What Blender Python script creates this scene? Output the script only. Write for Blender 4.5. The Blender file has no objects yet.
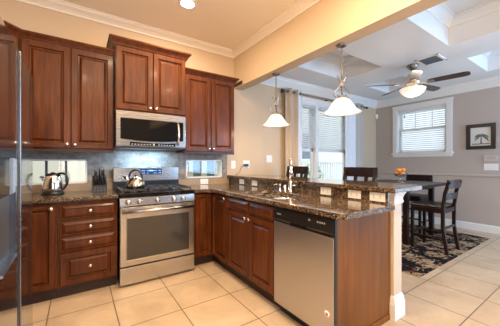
import bpy, bmesh, math, random
from mathutils import Vector, Matrix
random.seed(7)
PI = math.pi
C = bpy.context.scene.collection
S = bpy.context.scene

# ------------------------------------------------------------------ camera, world, lights, exposure
cam_d = bpy.data.cameras.new('camera'); cam = bpy.data.objects.new('camera', cam_d); C.objects.link(cam)
cam_d.sensor_width = 36.0; cam_d.lens = 36.0 * 254.5 / 500.0; cam_d.clip_start = 0.05
cam.location = (0, 0, 1.22); cam.rotation_euler = (PI/2, 0, -math.radians(34.05))
S.camera = cam
S.view_settings.view_transform = 'Standard'; S.view_settings.look = 'None'
S.view_settings.gamma = 1.0; S.view_settings.use_curve_mapping = False
S.view_settings.exposure = 0.0
w = bpy.data.worlds.new('world'); S.world = w; w.use_nodes = True
w.node_tree.nodes['Background'].inputs[0].default_value = (0.78, 0.89, 1.0, 1)
w.node_tree.nodes['Background'].inputs[1].default_value = 2.4

def area(name, loc, rot, sx, sy, power, col, shape='RECTANGLE'):
    d = bpy.data.lights.new(name, 'AREA'); d.shape = shape; d.size = sx
    if shape == 'RECTANGLE': d.size_y = sy
    d.energy = power; d.color = col
    o = bpy.data.objects.new(name, d); C.objects.link(o); o.location = loc; o.rotation_euler = rot
    return o
WARM = (1.0, 0.77, 0.52); COOL = (0.30, 0.59, 1.0); NEUT = (1.0, 0.93, 0.84)
# fill lamps added at assumed windows of the living area behind the camera
area('living_window_fill', (-0.2, -3.12, 1.45), (PI/2, 0, 0), 1.3, 2.0, 32, NEUT)
area('dining_window_fill', (4.65, -3.12, 1.45), (PI/2-0.30, 0, 0), 2.0, 2.0, 200, COOL)
area('added_side_fill', (6.0, -1.0, 1.35), (PI/2, 0, PI/2), 2.4, 2.1, 28, COOL)  # unseen cool lamp added from the side to lift the dining ceiling
# ceiling down-lights (kitchen has one in view, the rest stand behind the camera)
CANS = [(0.967, 2.62), (0.45, 1.25), (1.20, 0.95), (0.1, 0.1), (1.72, 0.1)]
for i, (x, y) in enumerate(CANS):
    area('downlight_lamp', (x, y, 2.905), (0, 0, 0), 0.13, 0.13, 27, WARM, 'DISK')
lp = bpy.data.lights.new('unseen_fill_lamp', 'POINT'); lp.energy = 12; lp.color = WARM; lp.shadow_soft_size = 0.15  # unseen point lamp added to brighten the kitchen ceiling
lo = bpy.data.objects.new('unseen_fill_lamp', lp); C.objects.link(lo); lo.location = (-0.3, -1.9, 2.3)
area('added_ceiling_fill', (0.5, -0.7, 1.75), (PI, 0, 0), 0.4, 0.4, 110, WARM, 'DISK')  # added upward fill with no fitting, brightens the kitchen ceiling
# hood light below the microwave
area('hood_lamp', (0.70, 3.22, 1.375), (0, 0, 0), 0.46, 0.10, 9, (0.42, 0.71, 1.0))

# ------------------------------------------------------------------ materials
MATS = {}
def new_mat(name):
    m = bpy.data.materials.new(name); m.use_nodes = True
    nt = m.node_tree; b = nt.nodes['Principled BSDF']; MATS[name] = m
    return m, nt, b
def plain(name, col, rough=0.5, metal=0.0, spec=0.5, coat=0.0, emit=None, estr=0.0):
    m, nt, b = new_mat(name)
    b.inputs['Base Color'].default_value = (*col, 1); b.inputs['Roughness'].default_value = rough
    b.inputs['Metallic'].default_value = metal; b.inputs['Specular IOR Level'].default_value = spec
    b.inputs['Coat Weight'].default_value = coat; b.inputs['Coat Roughness'].default_value = 0.08
    if emit: b.inputs['Emission Color'].default_value = (*emit, 1); b.inputs['Emission Strength'].default_value = estr
    return m
def nd(nt, t, **kw):
    n = nt.nodes.new(t)
    for k, v in kw.items(): setattr(n, k, v)
    return n
def coords(nt, scale=(1,1,1), loc=(0,0,0), kind='Object'):
    tc = nd(nt, 'ShaderNodeTexCoord'); mp = nd(nt, 'ShaderNodeMapping')
    mp.inputs['Scale'].default_value = scale; mp.inputs['Location'].default_value = loc
    nt.links.new(tc.outputs[kind], mp.inputs['Vector']); return mp.outputs['Vector']
def world_coords(nt, scale=(1,1,1), loc=(0,0,0)):
    g = nd(nt, 'ShaderNodeNewGeometry'); mp = nd(nt, 'ShaderNodeMapping')
    mp.inputs['Scale'].default_value = scale; mp.inputs['Location'].default_value = loc
    nt.links.new(g.outputs['Position'], mp.inputs['Vector']); return mp.outputs['Vector']
def ramp(nt, fac, stops):
    r = nd(nt, 'ShaderNodeValToRGB'); e = r.color_ramp.elements
    while len(e) < len(stops): e.new(0.5)
    for el, (p, c) in zip(e, stops): el.position = p; el.color = (*c, 1)
    nt.links.new(fac, r.inputs['Fac']); return r.outputs['Color']
def noise(nt, vec, scale, detail=4, rough=0.55, dist=0.0):
    n = nd(nt, 'ShaderNodeTexNoise'); n.inputs['Scale'].default_value = scale; n.inputs['Detail'].default_value = detail
    n.inputs['Roughness'].default_value = rough; n.inputs['Distortion'].default_value = dist
    nt.links.new(vec, n.inputs['Vector']); return n.outputs['Fac']
def bump(nt, b, h, strength=0.2, dist=0.01):
    n = nd(nt, 'ShaderNodeBump'); n.inputs['Strength'].default_value = strength; n.inputs['Distance'].default_value = dist
    nt.links.new(h, n.inputs['Height']); nt.links.new(n.outputs['Normal'], b.inputs['Normal'])
def mixc(nt, fac, a, b_, mode='MIX'):
    n = nd(nt, 'ShaderNodeMix', data_type='RGBA', blend_type=mode)
    for sock, v in ((n.inputs[0], fac), (n.inputs[6], a), (n.inputs[7], b_)):
        if hasattr(v, 'links'): nt.links.new(v, sock)
        elif isinstance(v, (int, float)): sock.default_value = v
        else: sock.default_value = (*v, 1)
    return n.outputs[2]

def wood(name, dark, mid, light, scale=(9, 9, 0.9), rough=0.28, coat=0.35):
    m, nt, b = new_mat(name)
    v = world_coords(nt, scale)
    f = noise(nt, v, 3.2, 6, 0.6, 0.15)
    c = ramp(nt, f, [(0.28, dark), (0.5, mid), (0.72, light)])
    f2 = noise(nt, world_coords(nt, (1.3, 1.3, 0.8)), 2.0, 2)
    c2 = ramp(nt, f2, [(0.3, (0.78, 0.74, 0.72)), (0.7, (1.12, 1.1, 1.08))])
    nt.links.new(mixc(nt, 1.0, c, c2, 'MULTIPLY'), b.inputs['Base Color'])
    b.inputs['Roughness'].default_value = rough; b.inputs['Coat Weight'].default_value = coat; b.inputs['Coat Roughness'].default_value = 0.12; b.inputs['Specular IOR Level'].default_value = 0.22
    return m
CHERRY = wood('cherry wood', (0.058, 0.0140, 0.0034), (0.100, 0.0260, 0.0054), (0.150, 0.043, 0.010), rough=0.36, coat=0.05)
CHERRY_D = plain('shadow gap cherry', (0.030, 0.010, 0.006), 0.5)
PANEL = wood('cherry end veneer', (0.120, 0.040, 0.004), (0.168, 0.058, 0.006), (0.215, 0.080, 0.009), (7, 7, 0.5), 0.4, 0.08)
ESPRESSO = wood('espresso wood', (0.009, 0.004, 0.0035), (0.015, 0.006, 0.005), (0.024, 0.010, 0.008), rough=0.36, coat=0.1)

def granite():
    m, nt, b = new_mat('granite')
    v = world_coords(nt)
    vo = nd(nt, 'ShaderNodeTexVoronoi'); vo.inputs['Scale'].default_value = 150; nt.links.new(v, vo.inputs['Vector'])
    sep = nd(nt, 'ShaderNodeSeparateColor'); nt.links.new(vo.outputs['Color'], sep.inputs['Color'])
    c1 = ramp(nt, sep.outputs[0], [(0.0, (0.016, 0.012, 0.009)), (0.35, (0.045, 0.029, 0.018)), (0.62, (0.115, 0.078, 0.050)), (0.86, (0.20, 0.145, 0.095)), (1.0, (0.36, 0.29, 0.21))])
    f = noise(nt, v, 30, 5, 0.65)
    c2 = ramp(nt, f, [(0.35, (0.65, 0.62, 0.6)), (0.65, (1.2, 1.12, 1.05))])
    nt.links.new(mixc(nt, 1.0, c1, c2, 'MULTIPLY'), b.inputs['Base Color'])
    b.inputs['Roughness'].default_value = 0.09; b.inputs['Coat Weight'].default_value = 0.3
    return m
GRANITE = granite()

def floor_mat():
    m, nt, b = new_mat('floor tile')
    P = 0.458
    v = world_coords(nt, (1/P, 1/P, 0), (-0.259/P + 40, -2.533/P + 40, 0))
    br = nd(nt, 'ShaderNodeTexBrick'); br.offset = 0.0; br.squash = 1.0
    br.inputs['Scale'].default_value = 1.0; br.inputs['Mortar Size'].default_value = 0.0095
    br.inputs['Mortar Smooth'].default_value = 0.1; br.inputs['Brick Width'].default_value = 1.0; br.inputs['Row Height'].default_value = 1.0
    br.inputs['Color1'].default_value = (0.575, 0.45, 0.32, 1); br.inputs['Color2'].default_value = (0.53, 0.405, 0.28, 1)
    br.inputs['Mortar'].default_value = (0.15, 0.11, 0.08, 1)
    nt.links.new(v, br.inputs['Vector'])
    n1 = noise(nt, world_coords(nt), 3.5, 6, 0.6, 0.8)
    c = ramp(nt, n1, [(0.3, (0.84, 0.81, 0.77)), (0.7, (1.08, 1.07, 1.06))])
    nt.links.new(mixc(nt, 1.0, br.outputs['Color'], c, 'MULTIPLY'), b.inputs['Base Color'])
    b.inputs['Roughness'].default_value = 0.32
    bump(nt, b, br.outputs['Fac'], -0.25, 0.004)
    return m
FLOOR = floor_mat()

def splash_mat():
    m, nt, b = new_mat('stone backsplash')
    v = world_coords(nt, (1, 0, 1), (0.0, 0, -0.914))
    sw = nd(nt, 'ShaderNodeSeparateXYZ'); nt.links.new(v, sw.inputs[0]); cb = nd(nt, 'ShaderNodeCombineXYZ')
    nt.links.new(sw.outputs[0], cb.inputs[0]); nt.links.new(sw.outputs[2], cb.inputs[1])
    br = nd(nt, 'ShaderNodeTexBrick'); br.inputs['Scale'].default_value = 1.0; br.inputs['Mortar Size'].default_value = 0.002
    br.inputs['Brick Width'].default_value = 0.15; br.inputs['Row Height'].default_value = 0.075
    br.inputs['Color1'].default_value = (0.30, 0.265, 0.23, 1); br.inputs['Color2'].default_value = (0.24, 0.215, 0.19, 1)
    br.inputs['Mortar'].default_value = (0.22, 0.18, 0.15, 1)
    nt.links.new(cb.outputs[0], br.inputs['Vector'])
    n1 = noise(nt, world_coords(nt), 13, 6, 0.7)
    c = ramp(nt, n1, [(0.32, (0.5, 0.49, 0.48)), (0.68, (1.35, 1.36, 1.38))])
    nt.links.new(mixc(nt, 1.0, br.outputs['Color'], c, 'MULTIPLY'), b.inputs['Base Color'])
    b.inputs['Roughness'].default_value = 0.6
    return m
SPLASH = splash_mat()

def paint(name, col, rough=0.6):
    m, nt, b = new_mat(name)
    n1 = noise(nt, world_coords(nt), 90, 3); c = ramp(nt, n1, [(0.3, tuple(x*0.97 for x in col)), (0.7, tuple(min(1, x*1.03) for x in col))])
    nt.links.new(c, b.inputs['Base Color']); b.inputs['Roughness'].default_value = rough
    bump(nt, b, n1, 0.05, 0.002); return m
WALL = paint('beige wall paint', (0.60, 0.455, 0.305))
WALL_D = paint('taupe wall paint', (0.48, 0.425, 0.385))
CEIL = paint('warm white ceiling paint', (0.90, 0.80, 0.67), 0.7)
CEIL_D = paint('white ceiling paint', (0.80, 0.80, 0.80), 0.7)
TRIM = plain('white trim paint', (0.80, 0.80, 0.78), 0.35)
TRIM_K = plain('cream crown paint', (0.88, 0.79, 0.67), 0.4)
COLUMN = paint('cream column paint', (0.60, 0.51, 0.385), 0.45)

def steel(name, col, rough, ax=(1, 1, 60)):
    m, nt, b = new_mat(name)
    b.inputs['Base Color'].default_value = (*col, 1); b.inputs['Metallic'].default_value = 1.0
    f = noise(nt, world_coords(nt, ax), 6, 3)
    r = nd(nt, 'ShaderNodeMapRange'); r.inputs['To Min'].default_value = rough*0.8; r.inputs['To Max'].default_value = rough*1.25
    nt.links.new(f, r.inputs['Value']); nt.links.new(r.outputs['Result'], b.inputs['Roughness'])
    return m
STEEL = steel('brushed stainless steel', (0.54, 0.525, 0.51), 0.24)
STEEL_D = steel('pale brushed steel', (0.50, 0.505, 0.53), 0.30)
STEEL_M = steel('reflection-dimmed steel', (0.30, 0.285, 0.27), 0.27)  # same steel, base colour darkened to hold down the microwave's bright reflections
STEEL_F = steel('polished stainless door', (0.36, 0.42, 0.53), 0.12)
_b = STEEL_F.node_tree.nodes['Principled BSDF']; _b.inputs['Coat Weight'].default_value = 0.5; _b.inputs['Coat Roughness'].default_value = 0.03; _b.inputs['Coat IOR'].default_value = 1.7
CHROME = plain('polished chrome', (0.82, 0.82, 0.84), 0.1, 1.0)
NICKEL = plain('satin nickel', (0.72, 0.66, 0.58), 0.25, 1.0)
PEWTER = plain('brushed pewter', (0.27, 0.25, 0.23), 0.34, 1.0)
BRONZE = plain('dark bronze', (0.06, 0.045, 0.035), 0.35, 0.8)
COPPER = plain('warm polished steel', (0.62, 0.52, 0.43), 0.16, 1.0)
BLACK = plain('black plastic', (0.010, 0.010, 0.011), 0.28)
BLACK_M = plain('black cast iron', (0.035, 0.036, 0.040), 0.30)
BGLASS = plain('black glass', (0.006, 0.006, 0.007), 0.05, 0, 0.6)
OVGLASS = plain('smoked oven glass', (0.035, 0.033, 0.031), 0.08, 0, 0.8)
GREY = plain('dark grey plastic', (0.10, 0.105, 0.115), 0.4)
SILVER = plain('silver plastic', (0.62, 0.63, 0.65), 0.3, 0.5)
WHITE = plain('white plastic', (0.86, 0.86, 0.84), 0.35)
WSLOT = plain('outlet slot grey', (0.06, 0.055, 0.05), 0.5); EDGE = plain('blue grey door edge steel', (0.34, 0.40, 0.50), 0.25, 1.0); DISP = plain('dispenser charcoal', (0.035, 0.037, 0.042), 0.4)
LEATHER = plain('black leather', (0.012, 0.012, 0.014), 0.33)
ORANGE = plain('orange peel', (0.90, 0.30, 0.02), 0.45)
BLADE = plain('dark walnut blade', (0.035, 0.017, 0.015), 0.22, coat=0.4)
LAMP = plain('lit lamp disc', (1, 0.95, 0.85), 0.4, emit=(1.0, 0.93, 0.80), estr=14)
SHADE = plain('lit alabaster glass', (0.85, 0.80, 0.74), 0.3, emit=(1.0, 0.88, 0.76), estr=0.22)
FANGLASS = plain('lit frosted glass bowl', (0.85, 0.76, 0.66), 0.3, emit=(1.0, 0.80, 0.62), estr=0.65)
DISPLAY = plain('blue lit display', (0.01, 0.02, 0.05), 0.15, emit=(0.05, 0.18, 0.5), estr=0.12)
DISPTXT = plain('lit display digits', (0.3, 0.5, 0.8), 0.3, emit=(0.55, 0.80, 1.0), estr=1.0)
def blind_mat():
    m, nt, b = new_mat('white blind slat'); b.inputs['Base Color'].default_value = (0.93, 0.93, 0.92, 1); b.inputs['Roughness'].default_value = 0.5
    tr = nd(nt, 'ShaderNodeBsdfTranslucent'); tr.inputs[0].default_value = (0.85, 0.85, 0.85, 1); mx = nd(nt, 'ShaderNodeMixShader'); mx.inputs[0].default_value = 0.55
    out = nt.nodes['Material Output']; nt.links.new(b.outputs[0], mx.inputs[1]); nt.links.new(tr.outputs[0], mx.inputs[2]); nt.links.new(mx.outputs[0], out.inputs['Surface'])
    return m
BLIND = blind_mat()
CURT = plain('beige curtain fabric', (0.60, 0.45, 0.31), 0.9)
CURT_W = plain('pale curtain lining', (0.78, 0.80, 0.84), 0.9)
CURT_G = plain('taupe curtain fabric', (0.50, 0.47, 0.44), 0.9)
VINYL = plain('white vinyl', (0.82, 0.82, 0.82), 0.5)
STUCCO = paint('cream stucco', (0.72, 0.68, 0.60), 0.9)
EARTH = paint('pale paving', (0.52, 0.50, 0.46), 0.9)
DARKWIN = plain('dark house window', (0.16, 0.19, 0.23), 0.15)
STICK = plain('red sticker print', (0.60, 0.05, 0.06), 0.5)
PAPER = plain('ivory paper', (0.72, 0.70, 0.66), 0.7)
FROND = plain('painted frond green', (0.12, 0.17, 0.12), 0.8)
PTRUNK = plain('painted trunk grey', (0.16, 0.15, 0.17), 0.8)
FRAME = plain('black picture frame', (0.020, 0.014, 0.013), 0.35)
KNIFEB = plain('knife block black', (0.016, 0.015, 0.015), 0.35)
LEAF = None
def leaf():
    m, nt, b = new_mat('shrub leaf')
    f = noise(nt, world_coords(nt), 9, 3)
    nt.links.new(ramp(nt, f, [(0.3, (0.22, 0.36, 0.15)), (0.7, (0.42, 0.58, 0.30))]), b.inputs['Base Color']); b.inputs['Roughness'].default_value = 0.6
    return m
LEAF = leaf()
def glass(name, col):
    m = bpy.data.materials.new(name); m.use_nodes = True; nt = m.node_tree
    for n in list(nt.nodes): nt.nodes.remove(n)
    out = nd(nt, 'ShaderNodeOutputMaterial'); mix = nd(nt, 'ShaderNodeMixShader'); t = nd(nt, 'ShaderNodeBsdfTransparent'); g = nd(nt, 'ShaderNodeBsdfGlossy')
    t.inputs[0].default_value = (*col, 1); g.inputs['Roughness'].default_value = 0.03
    lw = nd(nt, 'ShaderNodeLayerWeight'); pw = nd(nt, 'ShaderNodeMath', operation='POWER'); pw.inputs[1].default_value = 5.0
    ad = nd(nt, 'ShaderNodeMath', operation='MULTIPLY_ADD'); ad.inputs[1].default_value = 0.9; ad.inputs[2].default_value = 0.04
    nt.links.new(lw.outputs['Facing'], pw.inputs[0]); nt.links.new(pw.outputs[0], ad.inputs[0])
    nt.links.new(ad.outputs[0], mix.inputs[0]); nt.links.new(t.outputs[0], mix.inputs[1]); nt.links.new(g.outputs[0], mix.inputs[2]); nt.links.new(mix.outputs[0], out.inputs[0])
    return m
GLASS = glass('window glass', (0.95, 0.97, 0.97)); GLASS_T = glass('tinted slot glass', (0.90, 0.88, 0.82))
def bowlglass():
    m, nt, b = new_mat('clear bowl glass'); b.inputs['Transmission Weight'].default_value = 0.9; b.inputs['Roughness'].default_value = 0.05
    b.inputs['Base Color'].default_value = (0.85, 0.88, 0.9, 1); return m
BOWLG = bowlglass()
def rug_mat():
    m, nt, b = new_mat('floral rug')
    v = world_coords(nt)
    n1 = nd(nt, 'ShaderNodeTexNoise'); n1.inputs['Scale'].default_value = 5.0; n1.inputs['Detail'].default_value = 2; nt.links.new(v, n1.inputs['Vector'])
    warp = mixc(nt, 0.10, v, n1.outputs['Color'])
    vo = nd(nt, 'ShaderNodeTexVoronoi', feature='F1'); vo.inputs['Scale'].default_value = 5.2; nt.links.new(warp, vo.inputs['Vector'])
    f2 = noise(nt, warp, 9.5, 3, 0.6, 1.8)
    mth = nd(nt, 'ShaderNodeMath', operation='MULTIPLY_ADD'); nt.links.new(vo.outputs['Distance'], mth.inputs[0]); mth.inputs[1].default_value = 0.35; nt.links.new(f2, mth.inputs[2])
    base = ramp(nt, mth.outputs[0], [(0.0, (0.42, 0.30, 0.18)), (0.635, (0.36, 0.25, 0.155)), (0.66, (0.010, 0.009, 0.011)), (1.0, (0.010, 0.009, 0.011))])
    f3 = noise(nt, v, 24, 2)
    c2 = mixc(nt, 0.6, base, ramp(nt, f3, [(0.42, (0.35, 0.3, 0.28)), (0.55, (1.1, 1.1, 1.1))]), 'MULTIPLY')
    vo2 = nd(nt, 'ShaderNodeTexVoronoi'); vo2.inputs['Scale'].default_value = 3.1; nt.links.new(warp, vo2.inputs['Vector'])
    red = ramp(nt, vo2.outputs['Distance'], [(0.0, (1, 1, 1)), (0.07, (1, 1, 1)), (0.10, (0, 0, 0)), (1, (0, 0, 0))])
    nt.links.new(mixc(nt, red, c2, (0.22, 0.030, 0.028)), b.inputs['Base Color'])
    b.inputs['Roughness'].default_value = 0.95; b.inputs['Specular IOR Level'].default_value = 0.1
    return m
RUG = rug_mat()

# ------------------------------------------------------------------ mesh helpers
def B(): return bmesh.new()
def box(bm, x0, x1, y0, y1, z0, z1, bev=0.0):
    r = bmesh.ops.create_cube(bm, size=1.0, matrix=Matrix.Translation(((x0+x1)/2, (y0+y1)/2, (z0+z1)/2)) @ Matrix.Diagonal((abs(x1-x0), abs(y1-y0), abs(z1-z0), 1)))
    if bev:
        es = list({e for v in r['verts'] for e in v.link_edges})
        bmesh.ops.bevel(bm, geom=es, offset=bev, segments=2, profile=0.5, affect='EDGES')
    return bm
def tube(bm, pts, rad, seg=8, caps=True, closed=False):
    pts = [Vector(p) for p in pts]; n = len(pts); rings = []
    rads = rad if isinstance(rad, (list, tuple)) else [rad]*n
    prev = None
    for i, p in enumerate(pts):
        if closed: t = pts[(i+1) % n] - pts[i-1]
        else: t = pts[min(i+1, n-1)] - pts[max(i-1, 0)]
        t.normalize()
        if prev is None:
            a = Vector((0, 0, 1)) if abs(t.z) < 0.9 else Vector((1, 0, 0)); u = t.cross(a).normalized()
        else:
            u = (prev - t*prev.dot(t)).normalized()
        prev = u; v = t.cross(u)
        rings.append([bm.verts.new(p + (u*math.cos(k*2*PI/seg) + v*math.sin(k*2*PI/seg))*rads[i]) for k in range(seg)])
    for i in range(n if closed else n-1):
        a, b = rings[i], rings[(i+1) % n]
        for k in range(seg): bm.faces.new((a[k], a[(k+1) % seg], b[(k+1) % seg], b[k])).smooth = True
    if caps and not closed:
        bm.faces.new(list(reversed(rings[0]))); bm.faces.new(rings[-1])
    return bm
def lathe(bm, cx, cy, prof, seg=32, axis='z', cz=0.0):
    rings = []
    for r, z in prof:
        ring = []
        for k in range(seg):
            a = 2*PI*k/seg; p = (r*math.cos(a), r*math.sin(a), z)
            if axis == 'x': p = (z, p[0], p[1])
            elif axis == 'y': p = (p[0], z, p[1])
            ring.append(bm.verts.new((cx+p[0], cy+p[1], cz+p[2])))
        rings.append(ring)
    for a, b in zip(rings, rings[1:]):
        for k in range(seg): bm.faces.new((a[k], a[(k+1) % seg], b[(k+1) % seg], b[k])).smooth = True
    for ring, (r, z) in ((rings[0], prof[0]), (rings[-1], prof[-1])):
        if r > 1e-4: bm.faces.new(ring)
    bmesh.ops.remove_doubles(bm, verts=[v for ring in rings for v in ring], dist=1e-6)
    return bm
def plate(bm, outer, holes, z0, z1):
    es = []
    for loop in [outer] + list(holes):
        vs = [bm.verts.new((x, y, z0)) for x, y in loop]
        es += [bm.edges.new((vs[i], vs[(i+1) % len(vs)])) for i in range(len(vs))]
    f = bmesh.ops.triangle_fill(bm, edges=es, use_beauty=True)
    faces = [g for g in f['geom'] if isinstance(g, bmesh.types.BMFace)]
    bmesh.ops.dissolve_limit(bm, angle_limit=0.01, verts=[], edges=list({e for fc in faces for e in fc.edges if not e.is_boundary}))
    faces = [fc for fc in bm.faces if all(abs(v.co.z - z0) < 1e-7 for v in fc.verts)]
    r = bmesh.ops.extrude_face_region(bm, geom=faces)
    for v in r['geom']:
        if isinstance(v, bmesh.types.BMVert): v.co.z = z1
    return bm
def prism(bm, poly, axis, a0, a1):
    """extrude a 2-D polygon: axis 'x' polygon is (y,z); 'y' polygon is (x,z); 'z' polygon is (x,y)"""
    def P(p, t):
        return {'x': (t, p[0], p[1]), 'y': (p[0], t, p[1]), 'z': (p[0], p[1], t)}[axis]
    a = [bm.verts.new(P(p, a0)) for p in poly]; b = [bm.verts.new(P(p, a1)) for p in poly]
    bm.faces.new(a); bm.faces.new(list(reversed(b)))
    for i in range(len(poly)):
        j = (i+1) % len(poly); bm.faces.new((a[i], b[i], b[j], a[j]))
    return bm
def sweep_corner(bm, path, prof):
    """sweep profile (out, z) along a polyline in plan with mitred corners; out = to the left of the travel direction"""
    n = len(path); rows = []
    for i, p in enumerate(path):
        p = Vector(p)
        d0 = (p - Vector(path[i-1])).normalized() if i > 0 else None
        d1 = (Vector(path[i+1]) - p).normalized() if i < n-1 else None
        if d0 is None: d0 = d1
        if d1 is None: d1 = d0
        n0 = Vector((-d0.y, d0.x)); n1 = Vector((-d1.y, d1.x)); m = (n0+n1); m = m / max(0.2, (1 + n0.dot(n1)))
        rows.append([bm.verts.new((p.x + m.x*o, p.y + m.y*o, z)) for o, z in prof])
    k = len(prof)
    for a, b in zip(rows, rows[1:]):
        for i in range(k):
            j = (i+1) % k; bm.faces.new((a[i], a[j], b[j], b[i]))
    bm.faces.new(rows[0]); bm.faces.new(list(reversed(rows[-1])))
    return bm
def sphere(bm, c, r, seg=16, sc=(1, 1, 1)):
    bmesh.ops.create_uvsphere(bm, u_segments=seg, v_segments=seg//2+2, radius=r, matrix=Matrix.Translation(c) @ Matrix.Diagonal((*sc, 1)))
    for f in bm.faces: f.smooth = True
    return bm
def front(bm, o, u, v, n, w_, h, prof, thick=0.019):
    """raised panel front: o = lower corner on the back plane, prof = [(inset, depth beyond the back plane)]"""
    o, u, v, n = Vector(o), Vector(u), Vector(v), Vector(n)
    loops = []
    for ins, dep in [(0, 0)] + prof:
        loops.append([bm.verts.new(o + u*x + v*y + n*dep) for x, y in ((ins, ins), (w_-ins, ins), (w_-ins, h-ins), (ins, h-ins))])
    bm.faces.new(list(reversed(loops[0])))
    for a, b in zip(loops, loops[1:]):
        for i in range(4): bm.faces.new((a[i], a[(i+1) % 4], b[(i+1) % 4], b[i]))
    bm.faces.new(loops[-1])
    return bm
DOORP = [(0, 0.016), (0.004, 0.021), (0.050, 0.021), (0.056, 0.003), (0.066, 0.002), (0.084, 0.017), (0.086, 0.0175)]
DRAWP = [(0, 0.012), (0.003, 0.015), (0.009, 0.015), (0.012, 0.009), (0.036, 0.023), (0.040, 0.023), (0.044, 0.016)]
BIGDP = [(0, 0.016), (0.004, 0.021), (0.048, 0.021), (0.054, 0.003), (0.063, 0.002), (0.080, 0.017), (0.082, 0.0175)]

def offset(parent):
    t = Vector((0, 0, 0))
    while parent: t += Vector(parent.location); parent = parent.parent
    return t
def obj(name, bm, mat, parent=None, smooth=False, bevel=0.0):
    bmesh.ops.recalc_face_normals(bm, faces=bm.faces)
    if parent:
        t = offset(parent)
        for v in bm.verts: v.co -= t
    me = bpy.data.meshes.new(name); bm.to_mesh(me); bm.free(); me.materials.append(mat)
    o = bpy.data.objects.new(name, me); C.objects.link(o)
    if parent: o.parent = parent
    if smooth:
        for p in me.polygons: p.use_smooth = True
    if bevel:
        md = o.modifiers.new('bevel', 'BEVEL'); md.width = bevel; md.segments = 3; md.limit_method = 'ANGLE'; md.angle_limit = math.radians(40)
    return o
def tag(o, label, cat, group=None):
    o['label'] = label; o['category'] = cat
    if group: o['group'] = group
    return o
def thing(name, label, cat, loc=(0, 0, 0), group=None):
    o = bpy.data.objects.new(name, None); C.objects.link(o); o.location = loc; o.empty_display_size = 0.1
    return tag(o, label, cat, group)
def struct(name, bm, mat, parent=None, **kw):
    o = obj(name, bm, mat, parent, **kw)
    if not parent: o['kind'] = 'structure'
    return o
def sroot(name, loc=(0, 0, 0)):
    o = bpy.data.objects.new(name, None); C.objects.link(o); o.location = loc; o['kind'] = 'structure'; return o
def dup(root, loc, rotz, label, group=None):
    def cp(o, par):
        c = o.copy(); C.objects.link(c); c.parent = par
        for ch in list(o.children): cp(ch, c)
        return c
    r = cp(root, None); r.location = loc; r.rotation_euler = (0, 0, rotz); r['label'] = label
    if group: r['group'] = group
    return r
def rects(u0, u1, v0, v1, holes):
    us = sorted({u0, u1, *[h[0] for h in holes], *[h[1] for h in holes]}); out = []
    for a, b in zip(us, us[1:]):
        m = (a+b)/2; hs = sorted((h[2], h[3]) for h in holes if h[0] <= m <= h[1]); c = v0
        for p, q in hs:
            if p > c: out.append((a, b, c, p))
            c = q
        if v1 > c: out.append((a, b, c, v1))
    return out
def wall_y(bm, x0, x1, y0, y1, z0, z1, holes=()):
    for a, b, c, d in rects(x0, x1, z0, z1, holes): box(bm, a, b, y0, y1, c, d)
    return bm
def wall_x(bm, x0, x1, y0, y1, z0, z1, holes=()):
    for a, b, c, d in rects(y0, y1, z0, z1, holes): box(bm, x0, x1, a, b, c, d)
    return bm

# ------------------------------------------------------------------ the setting
YB = 3.40; XL = -1.05; XR = 5.98; YR = -3.1; CK = 2.92; CD = 2.69; CT = 3.02
XH = 2.0
SL = (-0.62, 0.085, 0.995, 1.257); SR = (1.228, 1.776, 1.010, 1.262)
W1 = (3.36, 4.90, 0.55, 2.36); W2 = (1.97, 2.90, 1.44, 2.39); W7 = (-2.25, 0.25, 0.25, 2.45)
struct('floor', box(B(), XL-0.15, XR+0.15, YR-0.15, YB+0.15, -0.10, 0.0), FLOOR)
struct('wall_back', wall_y(B(), XL-0.15, 2.10, YB, YB+0.15, 0, CT+0.1, [SL, SR]), WALL)
struct('wall_back_dining', wall_y(B(), 2.10, XR+0.15, YB, YB+0.15, 0, CT+0.1, [W1]), WALL)
struct('wall_right', wall_x(B(), XR, XR+0.15, YR, YB, 0, CT+0.1, [W2, W7]), WALL_D)
struct('wall_left', box(B(), XL-0.15, XL, YR, YB, 0, CT+0.1), WALL)
RW1 = (-0.9, 0.5, 0.4, 2.5); RW2 = (3.6, 5.7, 0.4, 2.5)
struct('wall_rear', wall_y(B(), XL-0.15, XR+0.15, YR-0.15, YR, 0, CT+0.1, [RW1, RW2]), paint('darkened unseen wall', (0.16, 0.13, 0.105)))  # out of view, colour darkened so the microwave steel reflects less light
struct('ceiling', box(B(), XL, XH+0.08, YR, YB, CK, CK+0.10), CEIL)
struct('wall_header', box(B(), XH, XH+0.16, YR, YB, 2.367, CT+0.1), WALL)
# coffered ceiling over the dining area
COF = [(2.75, 3.86, -0.25, 1.25), (4.52, 5.44, -0.25, 1.25), (2.75, 3.86, 2.10, 2.80), (4.52, 5.44, 2.10, 2.80), (2.75, 3.86, -2.5, -0.95), (4.52, 5.44, -2.5, -0.95)]
bm = B()
for a, b, c, d in rects(XH+0.16, XR, YR, YB, COF): box(bm, a, b, c, d, CD, CT)
box(bm, XH+0.16, XR, YR, YB, CT, CT+0.1)
struct('ceiling_dining', bm, CEIL_D)
for i, (a, b, c, d) in enumerate(COF):
    bm = B()
    sweep_corner(bm, [(a, c), (b, c), (b, d), (a, d), (a, c)][0:5], [(0, CT), (0, 2.905), (0.014, 2.905), (0.018, 2.925), (0.045, 2.955), (0.075, 2.985), (0.080, 3.005), (0.095, 3.005), (0.095, CT)])
    struct('trim_%d' % (20+i), bm, TRIM)
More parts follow.
